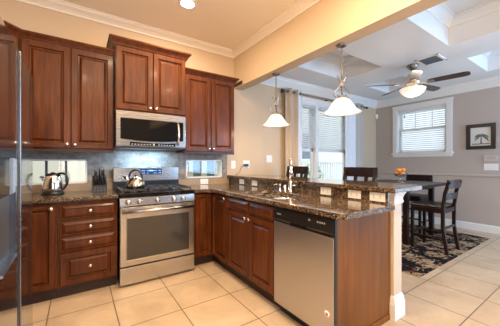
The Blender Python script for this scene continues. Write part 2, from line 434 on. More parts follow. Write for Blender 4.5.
# crown mouldings
KCR = [(0, CK), (0, 2.835), (0.012, 2.835), (0.016, 2.850), (0.040, 2.872), (0.072, 2.892), (0.080, 2.906), (0.092, 2.906), (0.092, CK)]
struct('trim_1', sweep_corner(B(), [(XH, YR), (XH, YB), (XL, YB), (XL, YR)], KCR), TRIM_K)
def dcr(z): return [(0, z), (0, z-0.155), (0.014, z-0.155), (0.018, z-0.135), (0.050, z-0.090), (0.085, z-0.045), (0.092, z-0.020), (0.110, z-0.018), (0.110, z)]
struct('trim_2', sweep_corner(B(), [(XR, YR), (XR, YB), (XH+0.16, YB)], dcr(CD)), TRIM)
struct('baseboard_right', sweep_corner(B(), [(XR, YR), (XR, YB), (2.15, YB)], [(0, 0), (0.018, 0), (0.018, 0.11), (0.010, 0.13), (0, 0.13)]), TRIM)
TRIM_T = plain('taupe chair rail paint', (0.50, 0.445, 0.40), 0.4)
struct('trim_3', sweep_corner(B(), [(XR, YR), (XR, YB), (4.98, YB)], [(0, 0.965), (0.010, 0.965), (0.022, 0.985), (0.022, 1.000), (0.012, 1.015), (0, 1.015)]), TRIM_T)
# dark strip at the foot of the header, beside the right wall cabinet
struct('trim_4', box(B(), XH-0.014, XH, 3.16, 3.385, 2.385, 2.43), BRONZE)
# backsplash
struct('wall_backsplash', wall_y(B(), XL, 1.87, YB-0.012, YB, 0.90, 1.40, [SL, SR]), SPLASH)
STRIP = paint('tan travertine strip', (0.36, 0.265, 0.18), 0.4)
struct('trim_6', wall_y(B(), XL, 1.88, YB-0.020, YB-0.0121, 0.914, 0.993), STRIP)
# pony wall and its end post
struct('wall_peninsula', box(B(), 1.925, 2.13, 1.10, YB, 0, 1.002), WALL)
p = sroot('trim_5', (2.09, 1.05, 0))
PX0, PX1, PY0, PY1 = 2.040, 2.162, 1.015, 1.10
obj('post_shaft', box(B(), PX0, PX1, PY0, PY1, 0.17, 0.92, 0.004), COLUMN, p)
def block(bm, rows):
    loops = []
    for e, z in rows:
        loops.append([bm.verts.new(q) for q in ((PX0-e, PY0-e, z), (PX1+e, PY0-e, z), (PX1+e, PY1, z), (PX0-e, PY1, z))])
    for a, b in zip(loops, loops[1:]):
        for i in range(4): bm.faces.new((a[i], a[(i+1) % 4], b[(i+1) % 4], b[i]))
    bm.faces.new(loops[0]); bm.faces.new(loops[-1]); return bm
obj('post_base', block(B(), [(0.018, 0), (0.018, 0.115), (0.012, 0.135), (0.012, 0.150), (0.006, 0.168), (0.0, 0.18)]), TRIM, p)
obj('post_capital', block(B(), [(0.0, 0.895), (0.010, 0.905), (0.010, 0.920), (0.006, 0.930), (0.010, 0.955), (0.022, 0.980), (0.026, 0.985), (0.026, 1.002)]), TRIM, p)

# windows ------------------------------------------------------------
def slot(name, sl, mull):
    r = sroot(name, (sl[0], YB, sl[2]))
    f = 0.014; bm = B()
    for a, b, c, d in ((sl[0], sl[1], sl[2], sl[2]+f), (sl[0], sl[1], sl[3]-f, sl[3]), (sl[0], sl[0]+f, sl[2], sl[3]), (sl[1]-f, sl[1], sl[2], sl[3])): box(bm, a, b, YB-0.016, YB+0.12, c, d)
    obj('window_frame', bm, TRIM, r)
    for x in mull: obj('mullion', box(B(), x-0.011, x+0.011, YB+0.02, YB+0.06, sl[2]+f, sl[3]-f), GREY, r)
    obj('pane', box(B(), sl[0]+f, sl[1]-f, YB+0.042, YB+0.046, sl[2]+f, sl[3]-f), GLASS_T, r)
slot('window_1', SL, [-0.44, -0.277, -0.108])
slot('window_2', SR, [])
def sash(bm_f, ax, p, u0, u1, v0, v1, fr=0.045, t=0.04):
    for a, b, c, d in ((u0, u1, v0, v0+fr), (u0, u1, v1-fr, v1), (u0, u0+fr, v0, v1), (u1-fr, u1, v0, v1)):
        if ax == 'y': box(bm_f, a, b, p, p+t, c, d)
        else: box(bm_f, p, p+t, a, b, c, d)
r = sroot('window_3', (W1[0], YB, W1[2]))
bm = B(); cs = 0.10
for a, b, c, d in ((W1[0]-cs, W1[1]+cs, W1[3], W1[3]+cs), (W1[0]-cs, W1[0], W1[2], W1[3]), (W1[1], W1[1]+cs, W1[2], W1[3])): box(bm, a, b, YB-0.02, YB+0.01, c, d)
box(bm, 3.84, 3.92, YB-0.005, YB+0.14, W1[2], W1[3])
box(bm, W1[0], W1[0]+0.03, YB, YB+0.14, W1[2], W1[3]); box(bm, W1[1]-0.03, W1[1], YB, YB+0.14, W1[2], W1[3]); box(bm, W1[0], W1[1], YB, YB+0.14, W1[3]-0.03, W1[3])
obj('window_frame', bm, TRIM, r)
obj('window_sill', box(B(), W1[0]-0.12, W1[1]+0.12, YB-0.06, YB+0.13, W1[2]-0.03, W1[2]), TRIM, r)
for a, b in ((W1[0]+0.03, 3.84), (3.92, W1[1]-0.03)):
    for c, d, q in ((W1[2], 1.49, 0.06), (1.46, W1[3]-0.03, 0.10)):
        bm = B(); sash(bm, 'y', YB+q, a, b, c, d); s_ = obj('sash', bm, TRIM, r)
        obj('pane', box(B(), a+0.045, b-0.045, YB+q+0.018, YB+q+0.022, c+0.045, d-0.045), GLASS, s_)
r = sroot('window_4', (XR, W2[0], W2[2]))
bm = B(); cs = 0.09
for a, b, c, d in ((W2[0]-cs, W2[1]+cs, W2[3], W2[3]+cs), (W2[0]-cs, W2[0], W2[2], W2[3]), (W2[1], W2[1]+cs, W2[2], W2[3])): box(bm, XR-0.025, XR+0.01, a, b, c, d)
box(bm, XR-0.035, XR+0.01, W2[0]-cs-0.015, W2[1]+cs+0.015, W2[3]+cs-0.02, W2[3]+cs+0.01)
for a, b in ((W2[0], W2[0]+0.02), (W2[1]-0.02, W2[1])): box(bm, XR, XR+0.14, a, b, W2[2], W2[3])
box(bm, XR, XR+0.14, W2[0], W2[1], W2[3]-0.02, W2[3])
obj('window_frame', bm, TRIM, r)
obj('window_sill', box(B(), XR-0.05, XR+0.13, W2[0]-cs-0.02, W2[1]+cs+0.02, W2[2]-0.035, W2[2]), TRIM, r)
obj('window_apron', box(B(), XR-0.018, XR, W2[0]-cs, W2[1]+cs, W2[2]-0.09, W2[2]-0.035), TRIM, r)
zm = 1.93
for c, d, q in ((W2[2], zm+0.02, 0.06), (zm-0.02, W2[3]-0.02, 0.10)):
    bm = B(); sash(bm, 'x', XR+q, W2[0]+0.02, W2[1]-0.02, c, d, 0.04)
    if q > 0.08:
        for yy in (2.26, 2.58): box(bm, XR+q+0.01, XR+q+0.03, yy-0.009, yy+0.009, c, d)
        for yy in (zm+0.3,): pass
    s_ = obj('sash', bm, TRIM, r)
    obj('pane', box(B(), XR+q+0.018, XR+q+0.022, W2[0]+0.06, W2[1]-0.06, c+0.04, d-0.04), GLASS, s_)
for n, rw in (('window_5', RW1), ('window_6', RW2)):
    r = sroot(n, (rw[0], YR, rw[2])); bm = B(); sash(bm, 'y', YR-0.10, rw[0], rw[1], rw[2], rw[3], 0.06)
    for k in (1, 2): xx = rw[0] + (rw[1]-rw[0])*k/3; box(bm, xx-0.03, xx+0.03, YR-0.10, YR-0.06, rw[2], rw[3])
    obj('window_frame', bm, TRIM, r)

r = sroot('added_window_7', (XR, W7[0], W7[2])); bm = B(); sash(bm, 'x', XR+0.05, W7[0], W7[1], W7[2], W7[3], 0.06)  # unseen window added to go with the cool side fill
box(bm, XR+0.05, XR+0.09, -1.03, -0.97, W7[2], W7[3]); obj('window_frame', bm, TRIM, r)

# ------------------------------------------------------------------ wall cabinets
def knob(x, y, z, n, parent):
    bm = B(); prof = [(0.006, 0.0), (0.006, 0.010), (0.015, 0.014), (0.017, 0.020), (0.014, 0.026), (0.0, 0.028)]
    if n == '-y': lathe(bm, x, y, [(a, -b) for a, b in prof], 16, 'y', z)
    else: lathe(bm, x, y, [(a, -b) for a, b in prof], 16, 'x', z)
    return obj('knob', bm, NICKEL, parent)
def crownp(z0, h, o): return [(0, z0), (0.006, z0), (0.010, z0+0.016), (0.018, z0+0.020), (o*0.45, z0+h*0.42), (o*0.82, z0+h*0.74), (o*0.86, z0+h*0.80), (o, z0+h*0.82), (o, z0+h), (0, z0+h)]
U = (1, 0, 0); V = (0, 0, 1); NY = (0, -1, 0)
def wallcab(label, x0, x1, yf, z0, z1, doors, crown_h, crown_o, path, dz0, dz1):
    t = thing('wall_cabinet', label, 'cabinet', ((x0+x1)/2, yf, z0), 'cherry wall cabinets')
    obj('carcass', box(B(), x0, x1, yf+0.021, YB-0.013, z0, z1), CHERRY, t)
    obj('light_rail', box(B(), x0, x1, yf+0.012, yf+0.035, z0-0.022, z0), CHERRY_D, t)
    for i, (a, b, side) in enumerate(doors):
        bm = B(); front(bm, (a, yf+0.021, dz0), U, V, NY, b-a, dz1-dz0, DOORP); d = obj('door', bm, CHERRY, t)
        knob(b-0.028 if side == 'r' else a+0.028, yf, dz0+0.035, '-y', d)
    bm = B(); sweep_corner(bm, path, crownp(z1-0.03, crown_h, crown_o)); obj('crown_moulding', bm, CHERRY, t)
    return t
yf = 3.055
t = wallcab('cherry two-door wall cabinet over the electric kettle, nearest the fridge', -0.435, 0.315, yf, 1.352, 2.372, [(-0.425, -0.062, 'r'), (-0.054, 0.309, 'l')], 0.075, 0.050,
        [(0.315, yf+0.02), (-0.435, yf+0.02), (-0.545, yf-0.10)], 1.365, 2.350)
obj('end_panel', prism(B(), [(-0.435, yf+0.021), (-0.56, yf-0.115), (-0.58, yf-0.095), (-0.58, YB-0.02), (-0.436, YB-0.02)], 'z', 1.352, 2.372), CHERRY, t)
ym = 2.985
wallcab('tall-set cherry wall cabinet above the microwave, standing proud of its neighbours', 0.322, 1.082, ym, 1.782, 2.475, [(0.328, 0.698, 'r'), (0.706, 1.076, 'l')], 0.095, 0.058,
        [(1.082, YB-0.02), (1.082, ym+0.02), (0.322, ym+0.02), (0.322, YB-0.02)], 1.794, 2.458)
wallcab('cherry two-door wall cabinet right of the microwave, over the small slot window', 1.090, 1.808, yf, 1.358, 2.345, [(1.098, 1.446, 'r'), (1.454, 1.802, 'l')], 0.078, 0.056,
        [(1.808, YB-0.02), (1.808, yf+0.02), (1.09, yf+0.02)], 1.370, 2.325)

# ------------------------------------------------------------------ base cabinets
FY = 2.80; ZT = 0.876
def carc(t, x0, x1, y0, y1):
    obj('carcass', box(B(), x0, x1, y0, y1, 0.105, ZT), CHERRY, t)
t = thing('base_cabinet', 'narrow cherry base cabinet with one door, between fridge and drawers', 'cabinet', (-0.31, 3.1, 0), 'cherry base cabinets')
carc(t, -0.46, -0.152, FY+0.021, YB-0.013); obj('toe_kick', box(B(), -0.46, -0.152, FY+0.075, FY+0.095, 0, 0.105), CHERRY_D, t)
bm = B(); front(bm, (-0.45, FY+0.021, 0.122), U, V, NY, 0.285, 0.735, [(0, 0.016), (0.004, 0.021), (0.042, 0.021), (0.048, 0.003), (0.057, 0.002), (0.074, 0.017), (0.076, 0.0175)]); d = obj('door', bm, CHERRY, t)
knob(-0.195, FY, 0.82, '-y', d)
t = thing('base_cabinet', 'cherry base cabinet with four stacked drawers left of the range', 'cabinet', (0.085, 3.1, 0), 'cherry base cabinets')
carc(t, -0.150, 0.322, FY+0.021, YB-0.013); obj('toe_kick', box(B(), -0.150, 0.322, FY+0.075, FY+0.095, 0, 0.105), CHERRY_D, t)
for z0, z1 in ((0.712, 0.850), (0.570, 0.700), (0.422, 0.558)):
    bm = B(); front(bm, (-0.133, FY+0.021, z0), U, V, NY, 0.445, z1-z0, DRAWP); d = obj('drawer', bm, CHERRY, t); knob(0.095, FY, (z0+z1)/2, '-y', d)
bm = B(); front(bm, (-0.133, FY+0.021, 0.122), U, V, NY, 0.445, 0.288, BIGDP); d = obj('drawer', bm, CHERRY, t); knob(0.095, FY+0.003, 0.27, '-y', d)
FX = 1.335; UX = (0, -1, 0); NX = (-1, 0, 0)
t = thing('base_cabinet', 'corner cherry base cabinet with angled two-leaf door right of the range', 'cabinet', (1.5, 3.05, 0), 'cherry base cabinets')
obj('carcass', prism(B(), [(1.115, FY+0.021), (FX+0.021, FY+0.021), (FX+0.021, 2.415), (1.90, 2.415), (1.90, YB-0.013), (1.115, YB-0.013)], 'z', 0.105, ZT), CHERRY, t)
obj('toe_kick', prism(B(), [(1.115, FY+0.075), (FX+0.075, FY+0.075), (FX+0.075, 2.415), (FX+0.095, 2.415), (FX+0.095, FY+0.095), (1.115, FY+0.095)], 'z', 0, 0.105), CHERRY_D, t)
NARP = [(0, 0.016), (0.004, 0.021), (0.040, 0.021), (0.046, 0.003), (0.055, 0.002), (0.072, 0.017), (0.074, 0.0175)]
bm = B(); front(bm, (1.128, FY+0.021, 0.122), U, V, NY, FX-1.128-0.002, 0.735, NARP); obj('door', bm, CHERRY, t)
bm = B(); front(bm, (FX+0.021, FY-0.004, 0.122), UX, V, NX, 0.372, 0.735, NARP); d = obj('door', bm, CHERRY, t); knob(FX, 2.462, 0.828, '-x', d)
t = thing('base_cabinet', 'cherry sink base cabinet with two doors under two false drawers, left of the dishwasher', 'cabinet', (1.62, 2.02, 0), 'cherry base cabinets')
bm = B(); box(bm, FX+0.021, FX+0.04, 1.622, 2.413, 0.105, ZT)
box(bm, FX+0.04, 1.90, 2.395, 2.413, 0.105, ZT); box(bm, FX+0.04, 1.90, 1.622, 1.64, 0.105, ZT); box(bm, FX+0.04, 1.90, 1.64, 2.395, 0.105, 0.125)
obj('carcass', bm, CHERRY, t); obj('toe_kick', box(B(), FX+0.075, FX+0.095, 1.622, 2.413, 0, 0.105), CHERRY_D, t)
for y1, y0, ky in ((2.408, 2.013, 2.045), (2.005, 1.628, 1.975)):
    bm = B(); front(bm, (FX+0.021, y1, 0.735), UX, V, NX, y1-y0, 0.122, DRAWP); obj('drawer_front', bm, CHERRY, t)
    bm = B(); front(bm, (FX+0.021, y1, 0.122), UX, V, NX, y1-y0, 0.598, DOORP); d = obj('door', bm, CHERRY, t); knob(FX, ky, 0.690, '-x', d)
t = thing('end_panel', 'plain reddish wood panel closing the end of the peninsula beside the dishwasher', 'cabinet panel', (1.68, 0.997, 0))
obj('panel', box(B(), 1.372, 2.039, 1.040, 1.058, 0.0, ZT, 0.002), PANEL, t)
obj('shoe_strip', box(B(), 1.372, 2.012, 1.030, 1.040, 0.0, 0.045, 0.003), PANEL, t)

# ------------------------------------------------------------------ countertops, bar
o = obj('countertop', box(B(), XL+0.01, 0.330, 2.765, YB-0.013, 0.878, 0.914), GRANITE, bevel=0.009); tag(o, 'brown granite countertop left of the range, under kettle and knife block', 'countertop')
def arc(cx, cy, r, a0, a1, n=8): return [(cx + r*math.cos(math.radians(a0+(a1-a0)*i/n)), cy + r*math.sin(math.radians(a0+(a1-a0)*i/n))) for i in range(n+1)]
def rrect(x0, x1, y0, y1, r): return arc(x1-r, y1-r, r, 0, 90, 5) + arc(x0+r, y1-r, r, 90, 180, 5) + arc(x0+r, y0+r, r, 180, 270, 5) + arc(x1-r, y0+r, r, 270, 360, 5)
out = [(1.905, YB-0.013), (1.104, YB-0.013), (1.104, 2.765)] + arc(1.20, 2.665, 0.10, 90, 0, 6) + arc(1.345, 0.985, 0.045, 180, 270, 4) + [(1.905, 0.94)]
bm = B(); plate(bm, out, [rrect(1.405, 1.775, 1.63, 1.955, 0.05), rrect(1.405, 1.775, 1.985, 2.31, 0.05)], 0.878, 0.914)
ct = obj('countertop', bm, GRANITE, bevel=0.009); tag(ct, 'L-shaped brown granite countertop holding the sink, running along the peninsula', 'countertop')
o = obj('splash_slab', box(B(), 1.907, 1.925, 0.992, YB-0.013, 0.900, 1.003), GRANITE); tag(o, 'low upright granite slab with outlets between counter and raised bar', 'backsplash slab')
bm = B(); box(bm, 1.926, 2.03, 1.04, 1.098, 0.878, 1.003); o = None
bm.free()
out = [(1.87, YB-0.001), (1.87, 0.93)] + arc(1.90, 0.93, 0.03, 180, 270, 4) + arc(2.205, 1.095, 0.195, 270, 360, 10) + [(2.40, YB-0.001)]
bm = B(); plate(bm, out, [], 1.003, 1.037)
o = obj('breakfast_bar', bm, GRANITE, bevel=0.010); tag(o, 'raised granite breakfast bar top with rounded end on the half wall', 'bar top')
# sink
t = thing('sink', 'stainless double bowl sink set under the granite beside the faucet', 'sink', (1.59, 1.97, 0.70))
STEELS = plain('sink steel', (0.70, 0.70, 0.70), 0.22, 1.0)
for y0, y1 in ((1.625, 1.96), (1.98, 2.315)):
    bm = B(); x0, x1 = 1.40, 1.78
    loops = []
    for ins, z in ((0.0, 0.8775), (0.004, 0.80), (0.012, 0.72), (0.045, 0.702)):
        loops.append([bm.verts.new((a, b, z)) for a, b in rrect(x0+ins, x1-ins, y0+ins, y1-ins, 0.05)])
    n = len(loops[0])
    for a, b in zip(loops, loops[1:]):
        for i in range(n): bm.faces.new((a[i], a[(i+1) % n], b[(i+1) % n], b[i])).smooth = True
    bm.faces.new(loops[-1])
    bw = obj('bowl', bm, STEELS, t)
    md = bw.modifiers.new('solid', 'SOLIDIFY'); md.thickness = 0.004
    obj('drain', lathe(B(), 1.59, (y0+y1)/2, [(0.0, 0.7045), (0.03, 0.7045), (0.04, 0.703), (0.04, 0.701)], 20), CHROME, bw)
# faucet
fx, fy = 1.838, 1.965
t = thing('faucet', 'tall chrome pull-down faucet behind the sink', 'faucet', (fx, fy, 0.914))
obj('base', lathe(B(), fx, fy, [(0.030, 0.914), (0.030, 0.922), (0.024, 0.930), (0.021, 1.00), (0.019, 1.03)], 20), CHROME, t)
dv = Vector((-0.66, -0.75, 0)); pts = [(fx, fy, 1.02), (fx, fy, 1.19)]
for k in range(1, 10):
    a = PI*k/9; c_ = 0.070*(1-math.cos(a)); pts.append((fx+dv.x*c_, fy+dv.y*c_, 1.19+0.070*math.sin(a)))
obj('spout', tube(B(), pts, 0.0125, 12), CHROME, t)
e = pts[-1]; obj('spray_head', tube(B(), [e, (e[0], e[1], 1.13), (e[0], e[1], 1.085)], [0.0135, 0.018, 0.016], 12), CHROME, t)
obj('lever', tube(B(), [(fx, fy, 0.985), (fx+0.030, fy-0.020, 0.985), (fx+0.060, fy-0.052, 0.995)], [0.011, 0.009, 0.007], 10), CHROME, t)
t = thing('soap_dispenser', 'small chrome soap pump with long nozzle left of the faucet', 'soap dispenser', (1.84, 2.13, 0.914))
obj('body', lathe(B(), 1.84, 2.13, [(0.020, 0.914), (0.020, 0.920), (0.011, 0.925), (0.010, 0.965), (0.013, 0.970), (0.013, 0.990), (0.0, 0.995)], 16), CHROME, t)
obj('nozzle', tube(B(), [(1.84, 2.13, 0.985), (1.80, 2.145, 0.988), (1.765, 2.16, 0.978)], 0.005, 8), CHROME, t)
t = thing('air_gap', 'short chrome cylinder cap standing between soap pump and faucet', 'air gap', (1.84, 2.045, 0.914))
obj('cap', lathe(B(), 1.84, 2.045, [(0.021, 0.914), (0.021, 0.920), (0.016, 0.923), (0.016, 0.975), (0.013, 0.985), (0.0, 0.988)], 16), CHROME, t)

# ------------------------------------------------------------------ refrigerator
t = thing('refrigerator', 'mirror-bright stainless side-by-side fridge with dispenser at left edge', 'refrigerator', (-0.62, 1.68, 0))
obj('body', box(B(), -0.98, -0.312, 1.225, 2.125, 0.02, 1.755, 0.004), GREY, t)
FZ0, FZ1 = 0.06, 1.77; xf = -0.24
obj('kick_plate', box(B(), -0.36, -0.30, 1.23, 2.12, 0.0, 0.055), BLACK, t)
# far door with bevelled edges at the split
def fdoor(y0, y1, e0, e1):
    return [(-0.308, y0), (xf-e0, y0), (xf, y0+e0), (xf, y1-e1), (xf-e1, y1), (-0.308, y1)]
d = obj('door', prism(B(), fdoor(1.690, 2.130, 0.010, 0.006), 'z', FZ0, FZ1), STEEL_F, t)
obj('edge_handle', prism(B(), [(xf-0.02, 1.672), (xf+0.007, 1.672), (xf+0.007, 1.689), (xf-0.02, 1.689)], 'z', FZ0, FZ1), EDGE, d)
bm = B(); wall_pts = fdoor(1.220, 1.640, 0.006, 0.010)
for z0, z1 in ((FZ0, 0.775), (1.245, FZ1)): prism(bm, wall_pts, 'z', z0, z1)
prism(bm, [(-0.308, 1.220), (xf, 1.220), (xf, 1.285), (-0.308, 1.285)], 'z', 0.775, 1.245)
prism(bm, [(-0.308, 1.585), (xf, 1.585), (xf, 1.630), (xf-0.010, 1.640), (-0.308, 1.640)], 'z', 0.775, 1.245)
bmesh.ops.remove_doubles(bm, verts=bm.verts, dist=1e-5)
d = obj('door', bm, STEEL_F, t)
obj('edge_handle', prism(B(), [(xf-0.02, 1.642), (xf+0.002, 1.642), (xf+0.002, 1.656), (xf-0.02, 1.656)], 'z', FZ0, FZ1), BLACK, d)
dp = obj('dispenser', prism(B(), [(1.285, 0.775), (1.585, 0.775), (1.585, 1.245), (1.285, 1.245)], 'x', -0.308, -0.262), DISP, d)
obj('dispenser_tray', prism(B(), [(-0.262, 0.785), (-0.228, 0.795), (-0.228, 0.803), (-0.262, 0.808)], 'y', 1.287, 1.583), EDGE, d)
obj('dispenser_controls', box(B(), -0.262, -0.250, 1.287, 1.583, 1.08, 1.243), BGLASS, d)

# ------------------------------------------------------------------ range
t = thing('range', 'stainless gas range with glass oven door and five knobs', 'stove', (0.712, 3.06, 0))
x0, x1, yr = 0.336, 1.092, 2.742
obj('body', box(B(), x0, x1, yr+0.045, 3.36, 0.03, 0.895), BLACK, t)
obj('storage_drawer', box(B(), x0, x1, yr, yr+0.044, 0.022, 0.190, 0.004), STEEL, t)
bm = B(); front(bm, (x0, yr+0.044, 0.200), U, V, NY, x1-x0, 0.585, [(0, 0.038), (0.006, 0.044), (0.055, 0.044), (0.058, 0.041)])
d = obj('oven_door', bm, STEEL, t)
obj('oven_window', box(B(), x0+0.062, x1-0.062, yr-0.001, yr+0.012, 0.262, 0.672, 0.002), OVGLASS, d)
obj('handle', tube(B(), [(x0+0.015, yr-0.045, 0.742), (x1-0.015, yr-0.045, 0.742)], 0.0155, 14), STEEL, d)
for xx in (x0+0.05, x1-0.05): obj('handle_mount', box(B(), xx-0.012, xx+0.012, yr-0.045, yr+0.002, 0.732, 0.752), STEEL, d)
obj('control_panel', prism(B(), [(yr+0.044, 0.795), (yr, 0.795), (yr+0.010, 0.872), (yr+0.044, 0.872)], 'x', x0, x1), STEEL, t)
for i, u in enumerate((0.408, 0.512, 0.688, 0.862, 0.962)):
    k = obj('knob', lathe(B(), u, yr+0.004, [(0.027, 0), (0.027, -0.008), (0.022, -0.010), (0.020, -0.032), (0.0, -0.031)], 18, 'y', 0.834), STEEL, t)
    obj('grip', box(B(), u-0.004, u+0.004, yr-0.034, yr-0.026, 0.817, 0.851), SILVER, k)
obj('cooktop', box(B(), x0-0.003, x1+0.003, yr+0.012, 3.31, 0.874, 0.918, 0.004), BGLASS, t)
for gx0, gx1 in ((x0+0.03, x0+0.262), (x0+0.268, x1-0.268), (x1-0.262, x1-0.03)):
    bm = B(); zt0, zt1 = 0.938, 0.952
    for gy in (2.79, 3.275): box(bm, gx0, gx1, gy-0.007, gy+0.007, zt0, zt1)
    for gx in (gx0, gx1): box(bm, gx-0.007, gx+0.007, 2.783, 3.282, zt0, zt1)
    for gy in (2.91, 3.032, 3.155): box(bm, gx0, gx1, gy-0.005, gy+0.005, zt0, zt1)
    mx = (gx0+gx1)/2; box(bm, mx-0.005, mx+0.005, 2.79, 3.275, zt0, zt1)
    for gx in (gx0, gx1):
        for gy in (2.79, 3.275): box(bm, gx-0.007, gx+0.007, gy-0.007, gy+0.007, 0.918, zt0)
    obj('grate', bm, BLACK_M, t)
for bx_, by_ in ((x0+0.146, 2.90), (x0+0.146, 3.16), (0.714, 3.03), (x1-0.146, 2.90), (x1-0.146, 3.16)):
    obj('burner', lathe(B(), bx_, by_, [(0.050, 0.918), (0.050, 0.926), (0.036, 0.928), (0.036, 0.934), (0.0, 0.935)], 20), BLACK_M, t)
bg = obj('backguard', box(B(), x0, x1+0.010, 3.315, 3.375, 1.000, 1.168, 0.006), STEEL, t)
obj('backguard_base', box(B(), x0, x1+0.010, 3.315, 3.375, 0.900, 1.000), BLACK, t)
obj('display', box(B(), 0.625, 0.885, 3.311, 3.317, 1.078, 1.150, 0.002), DISPLAY, bg)
for xx in (0.650, 0.672, 0.715, 0.790, 0.812, 0.850, 0.865):
    for zz in (1.095, 1.125): obj('touch_button', box(B(), xx-0.005, xx+0.005, 3.3095, 3.3112, zz-0.003, zz+0.003), DISPTXT, bg)
for xx in (0.738, 0.752, 0.768): obj('clock_digit', box(B(), xx-0.004, xx+0.004, 3.3095, 3.3112, 1.118, 1.134), DISPTXT, bg)

# ------------------------------------------------------------------ microwave
t = thing('microwave', 'stainless over-the-range microwave with black glass door below the proud cabinet', 'microwave', (0.70, 3.2, 1.385))
mx0, mx1, my = 0.326, 1.074, 2.972
obj('body', box(B(), mx0, mx1, my+0.03, YB-0.014, 1.388, 1.776), GREY, t)
d = obj('door', box(B(), mx0, mx1, my, my+0.03, 1.400, 1.776, 0.005), STEEL_M, t)
bm = B(); n = 14; top = []; a0, a1 = mx0+0.042, mx1-0.030
poly = [(a0, 1.700), (a0, 1.478)] + [(a0+(a1-a0)*i/n, 1.478-0.020*math.sin(PI*i/n)) for i in range(1, n)] + [(a1, 1.478), (a1, 1.700)]
prism(bm, poly, 'y', my-0.003, my+0.004); obj('door_window', bm, BGLASS, d)
obj('control_strip', prism(B(), [(0.46, 1.450)] + [(0.46+0.49*i/n, 1.450-0.012*math.sin(PI*i/n)) for i in range(1, n)] + [(0.95, 1.450), (0.95, 1.412), (0.46, 1.412)], 'y', my-0.002, my+0.004), BGLASS, d)
for i in range(15):
    if i not in (7, 8): obj('touch_button', box(B(), 0.475+i*0.031, 0.475+i*0.031+0.014, my-0.0035, my-0.001, 1.420, 1.428), SILVER, d)
obj('badge', lathe(B(), 0.705, my-0.001, [(0.011, 0.001), (0.011, -0.004), (0.0, -0.005)], 16, 'y', 1.424), SILVER, d)
pts = [(0.978, my-0.004, 1.430)] + [(0.978, my-0.012-0.030*math.sin(PI*i/8), 1.430+0.26*i/8) for i in range(1, 8)] + [(0.978, my-0.004, 1.690)]
obj('handle', tube(B(), pts, 0.012, 10), CHROME, d)
obj('underside_vent', box(B(), mx0+0.02, mx1-0.02, my+0.02, YB-0.03, 1.380, 1.388), BLACK, t)

# ------------------------------------------------------------------ dishwasher
t = thing('dishwasher', 'stainless dishwasher with black control strip in the peninsula', 'dishwasher', (1.6, 1.32, 0))
dx = 1.325; dy0, dy1 = 1.020, 1.612
obj('body', box(B(), 1.375, 1.90, 1.062, dy1+0.004, 0.06, 0.872), GREY, t)
d = obj('door', box(B(), dx, dx+0.025, dy0+0.006, dy1, 0.095, 0.748, 0.005), STEEL_D, t)
obj('door_side', box(B(), dx+0.004, dx+0.027, dy0-0.002, dy0+0.006, 0.095, 0.868), BLACK, t)
c_ = obj('control_panel', prism(B(), [(dx+0.026, 0.755), (dx+0.010, 0.755), (dx-0.004, 0.775), (dx-0.004, 0.866), (dx+0.026, 0.868)], 'y', dy0+0.004, dy1), BLACK, t)
obj('pocket_handle', box(B(), dx-0.006, dx+0.002, 1.27, 1.42, 0.752, 0.772), BGLASS, c_)
for i, (yy, ww) in enumerate(((1.225, 0.018), (1.150, 0.012), (1.130, 0.010), (1.112, 0.012), (1.094, 0.010))): obj('push_button', box(B(), dx-0.0055, dx-0.003, yy-ww/2, yy+ww/2, 0.822, 0.834), SILVER, c_)
obj('badge', box(B(), dx-0.0055, dx-0.003, 1.520, 1.568, 0.812, 0.822), SILVER, c_)
obj('toe_kick', box(B(), dx+0.07, dx+0.09, 1.062, dy1, 0.0, 0.09), BLACK, t)
st = obj('sticker', lathe(B(), dx, 1.078, [(0.021, 0.001), (0.021, -0.0012), (0.0, -0.0013)], 20, 'x', 0.250), WHITE, d)
obj('sticker_print', lathe(B(), dx-0.0013, 1.078, [(0.010, 0.0002), (0.010, -0.0010), (0.0, -0.0011)], 16, 'x', 0.250), STICK, st)

# ------------------------------------------------------------------ things on the counters
kx, ky, kz = -0.205, 3.165, 0.914
t = thing('electric_kettle', 'steel electric kettle with black handle on the left countertop', 'kettle', (kx, ky, kz))
obj('base', lathe(B(), kx, ky, [(0.092, kz), (0.092, kz+0.014), (0.086, kz+0.022), (0.084, kz+0.030)], 28), BLACK, t)
obj('body', lathe(B(), kx, ky, [(0.085, kz+0.030), (0.088, kz+0.06), (0.080, kz+0.12), (0.066, kz+0.178), (0.062, kz+0.186)], 32), CHROME, t)
obj('lid', lathe(B(), kx, ky, [(0.064, kz+0.186), (0.058, kz+0.200), (0.020, kz+0.206), (0.014, kz+0.214), (0.0, kz+0.216)], 28), BLACK, t)
hv = Vector((0.90, -0.43, 0))
def hp(r, z): return (kx+hv.x*r, ky+hv.y*r, kz+z)
obj('handle', tube(B(), [hp(0.045, 0.200), hp(0.085, 0.205), hp(0.118, 0.190), hp(0.132, 0.145), hp(0.126, 0.095), hp(0.100, 0.055), hp(0.082, 0.045)], [0.010, 0.011, 0.012, 0.012, 0.011, 0.010, 0.009], 10), BLACK, t)
obj('spout', tube(B(), [hp(-0.055, 0.120), hp(-0.085, 0.155), hp(-0.110, 0.172)], [0.026, 0.018, 0.012], 10), CHROME, t)
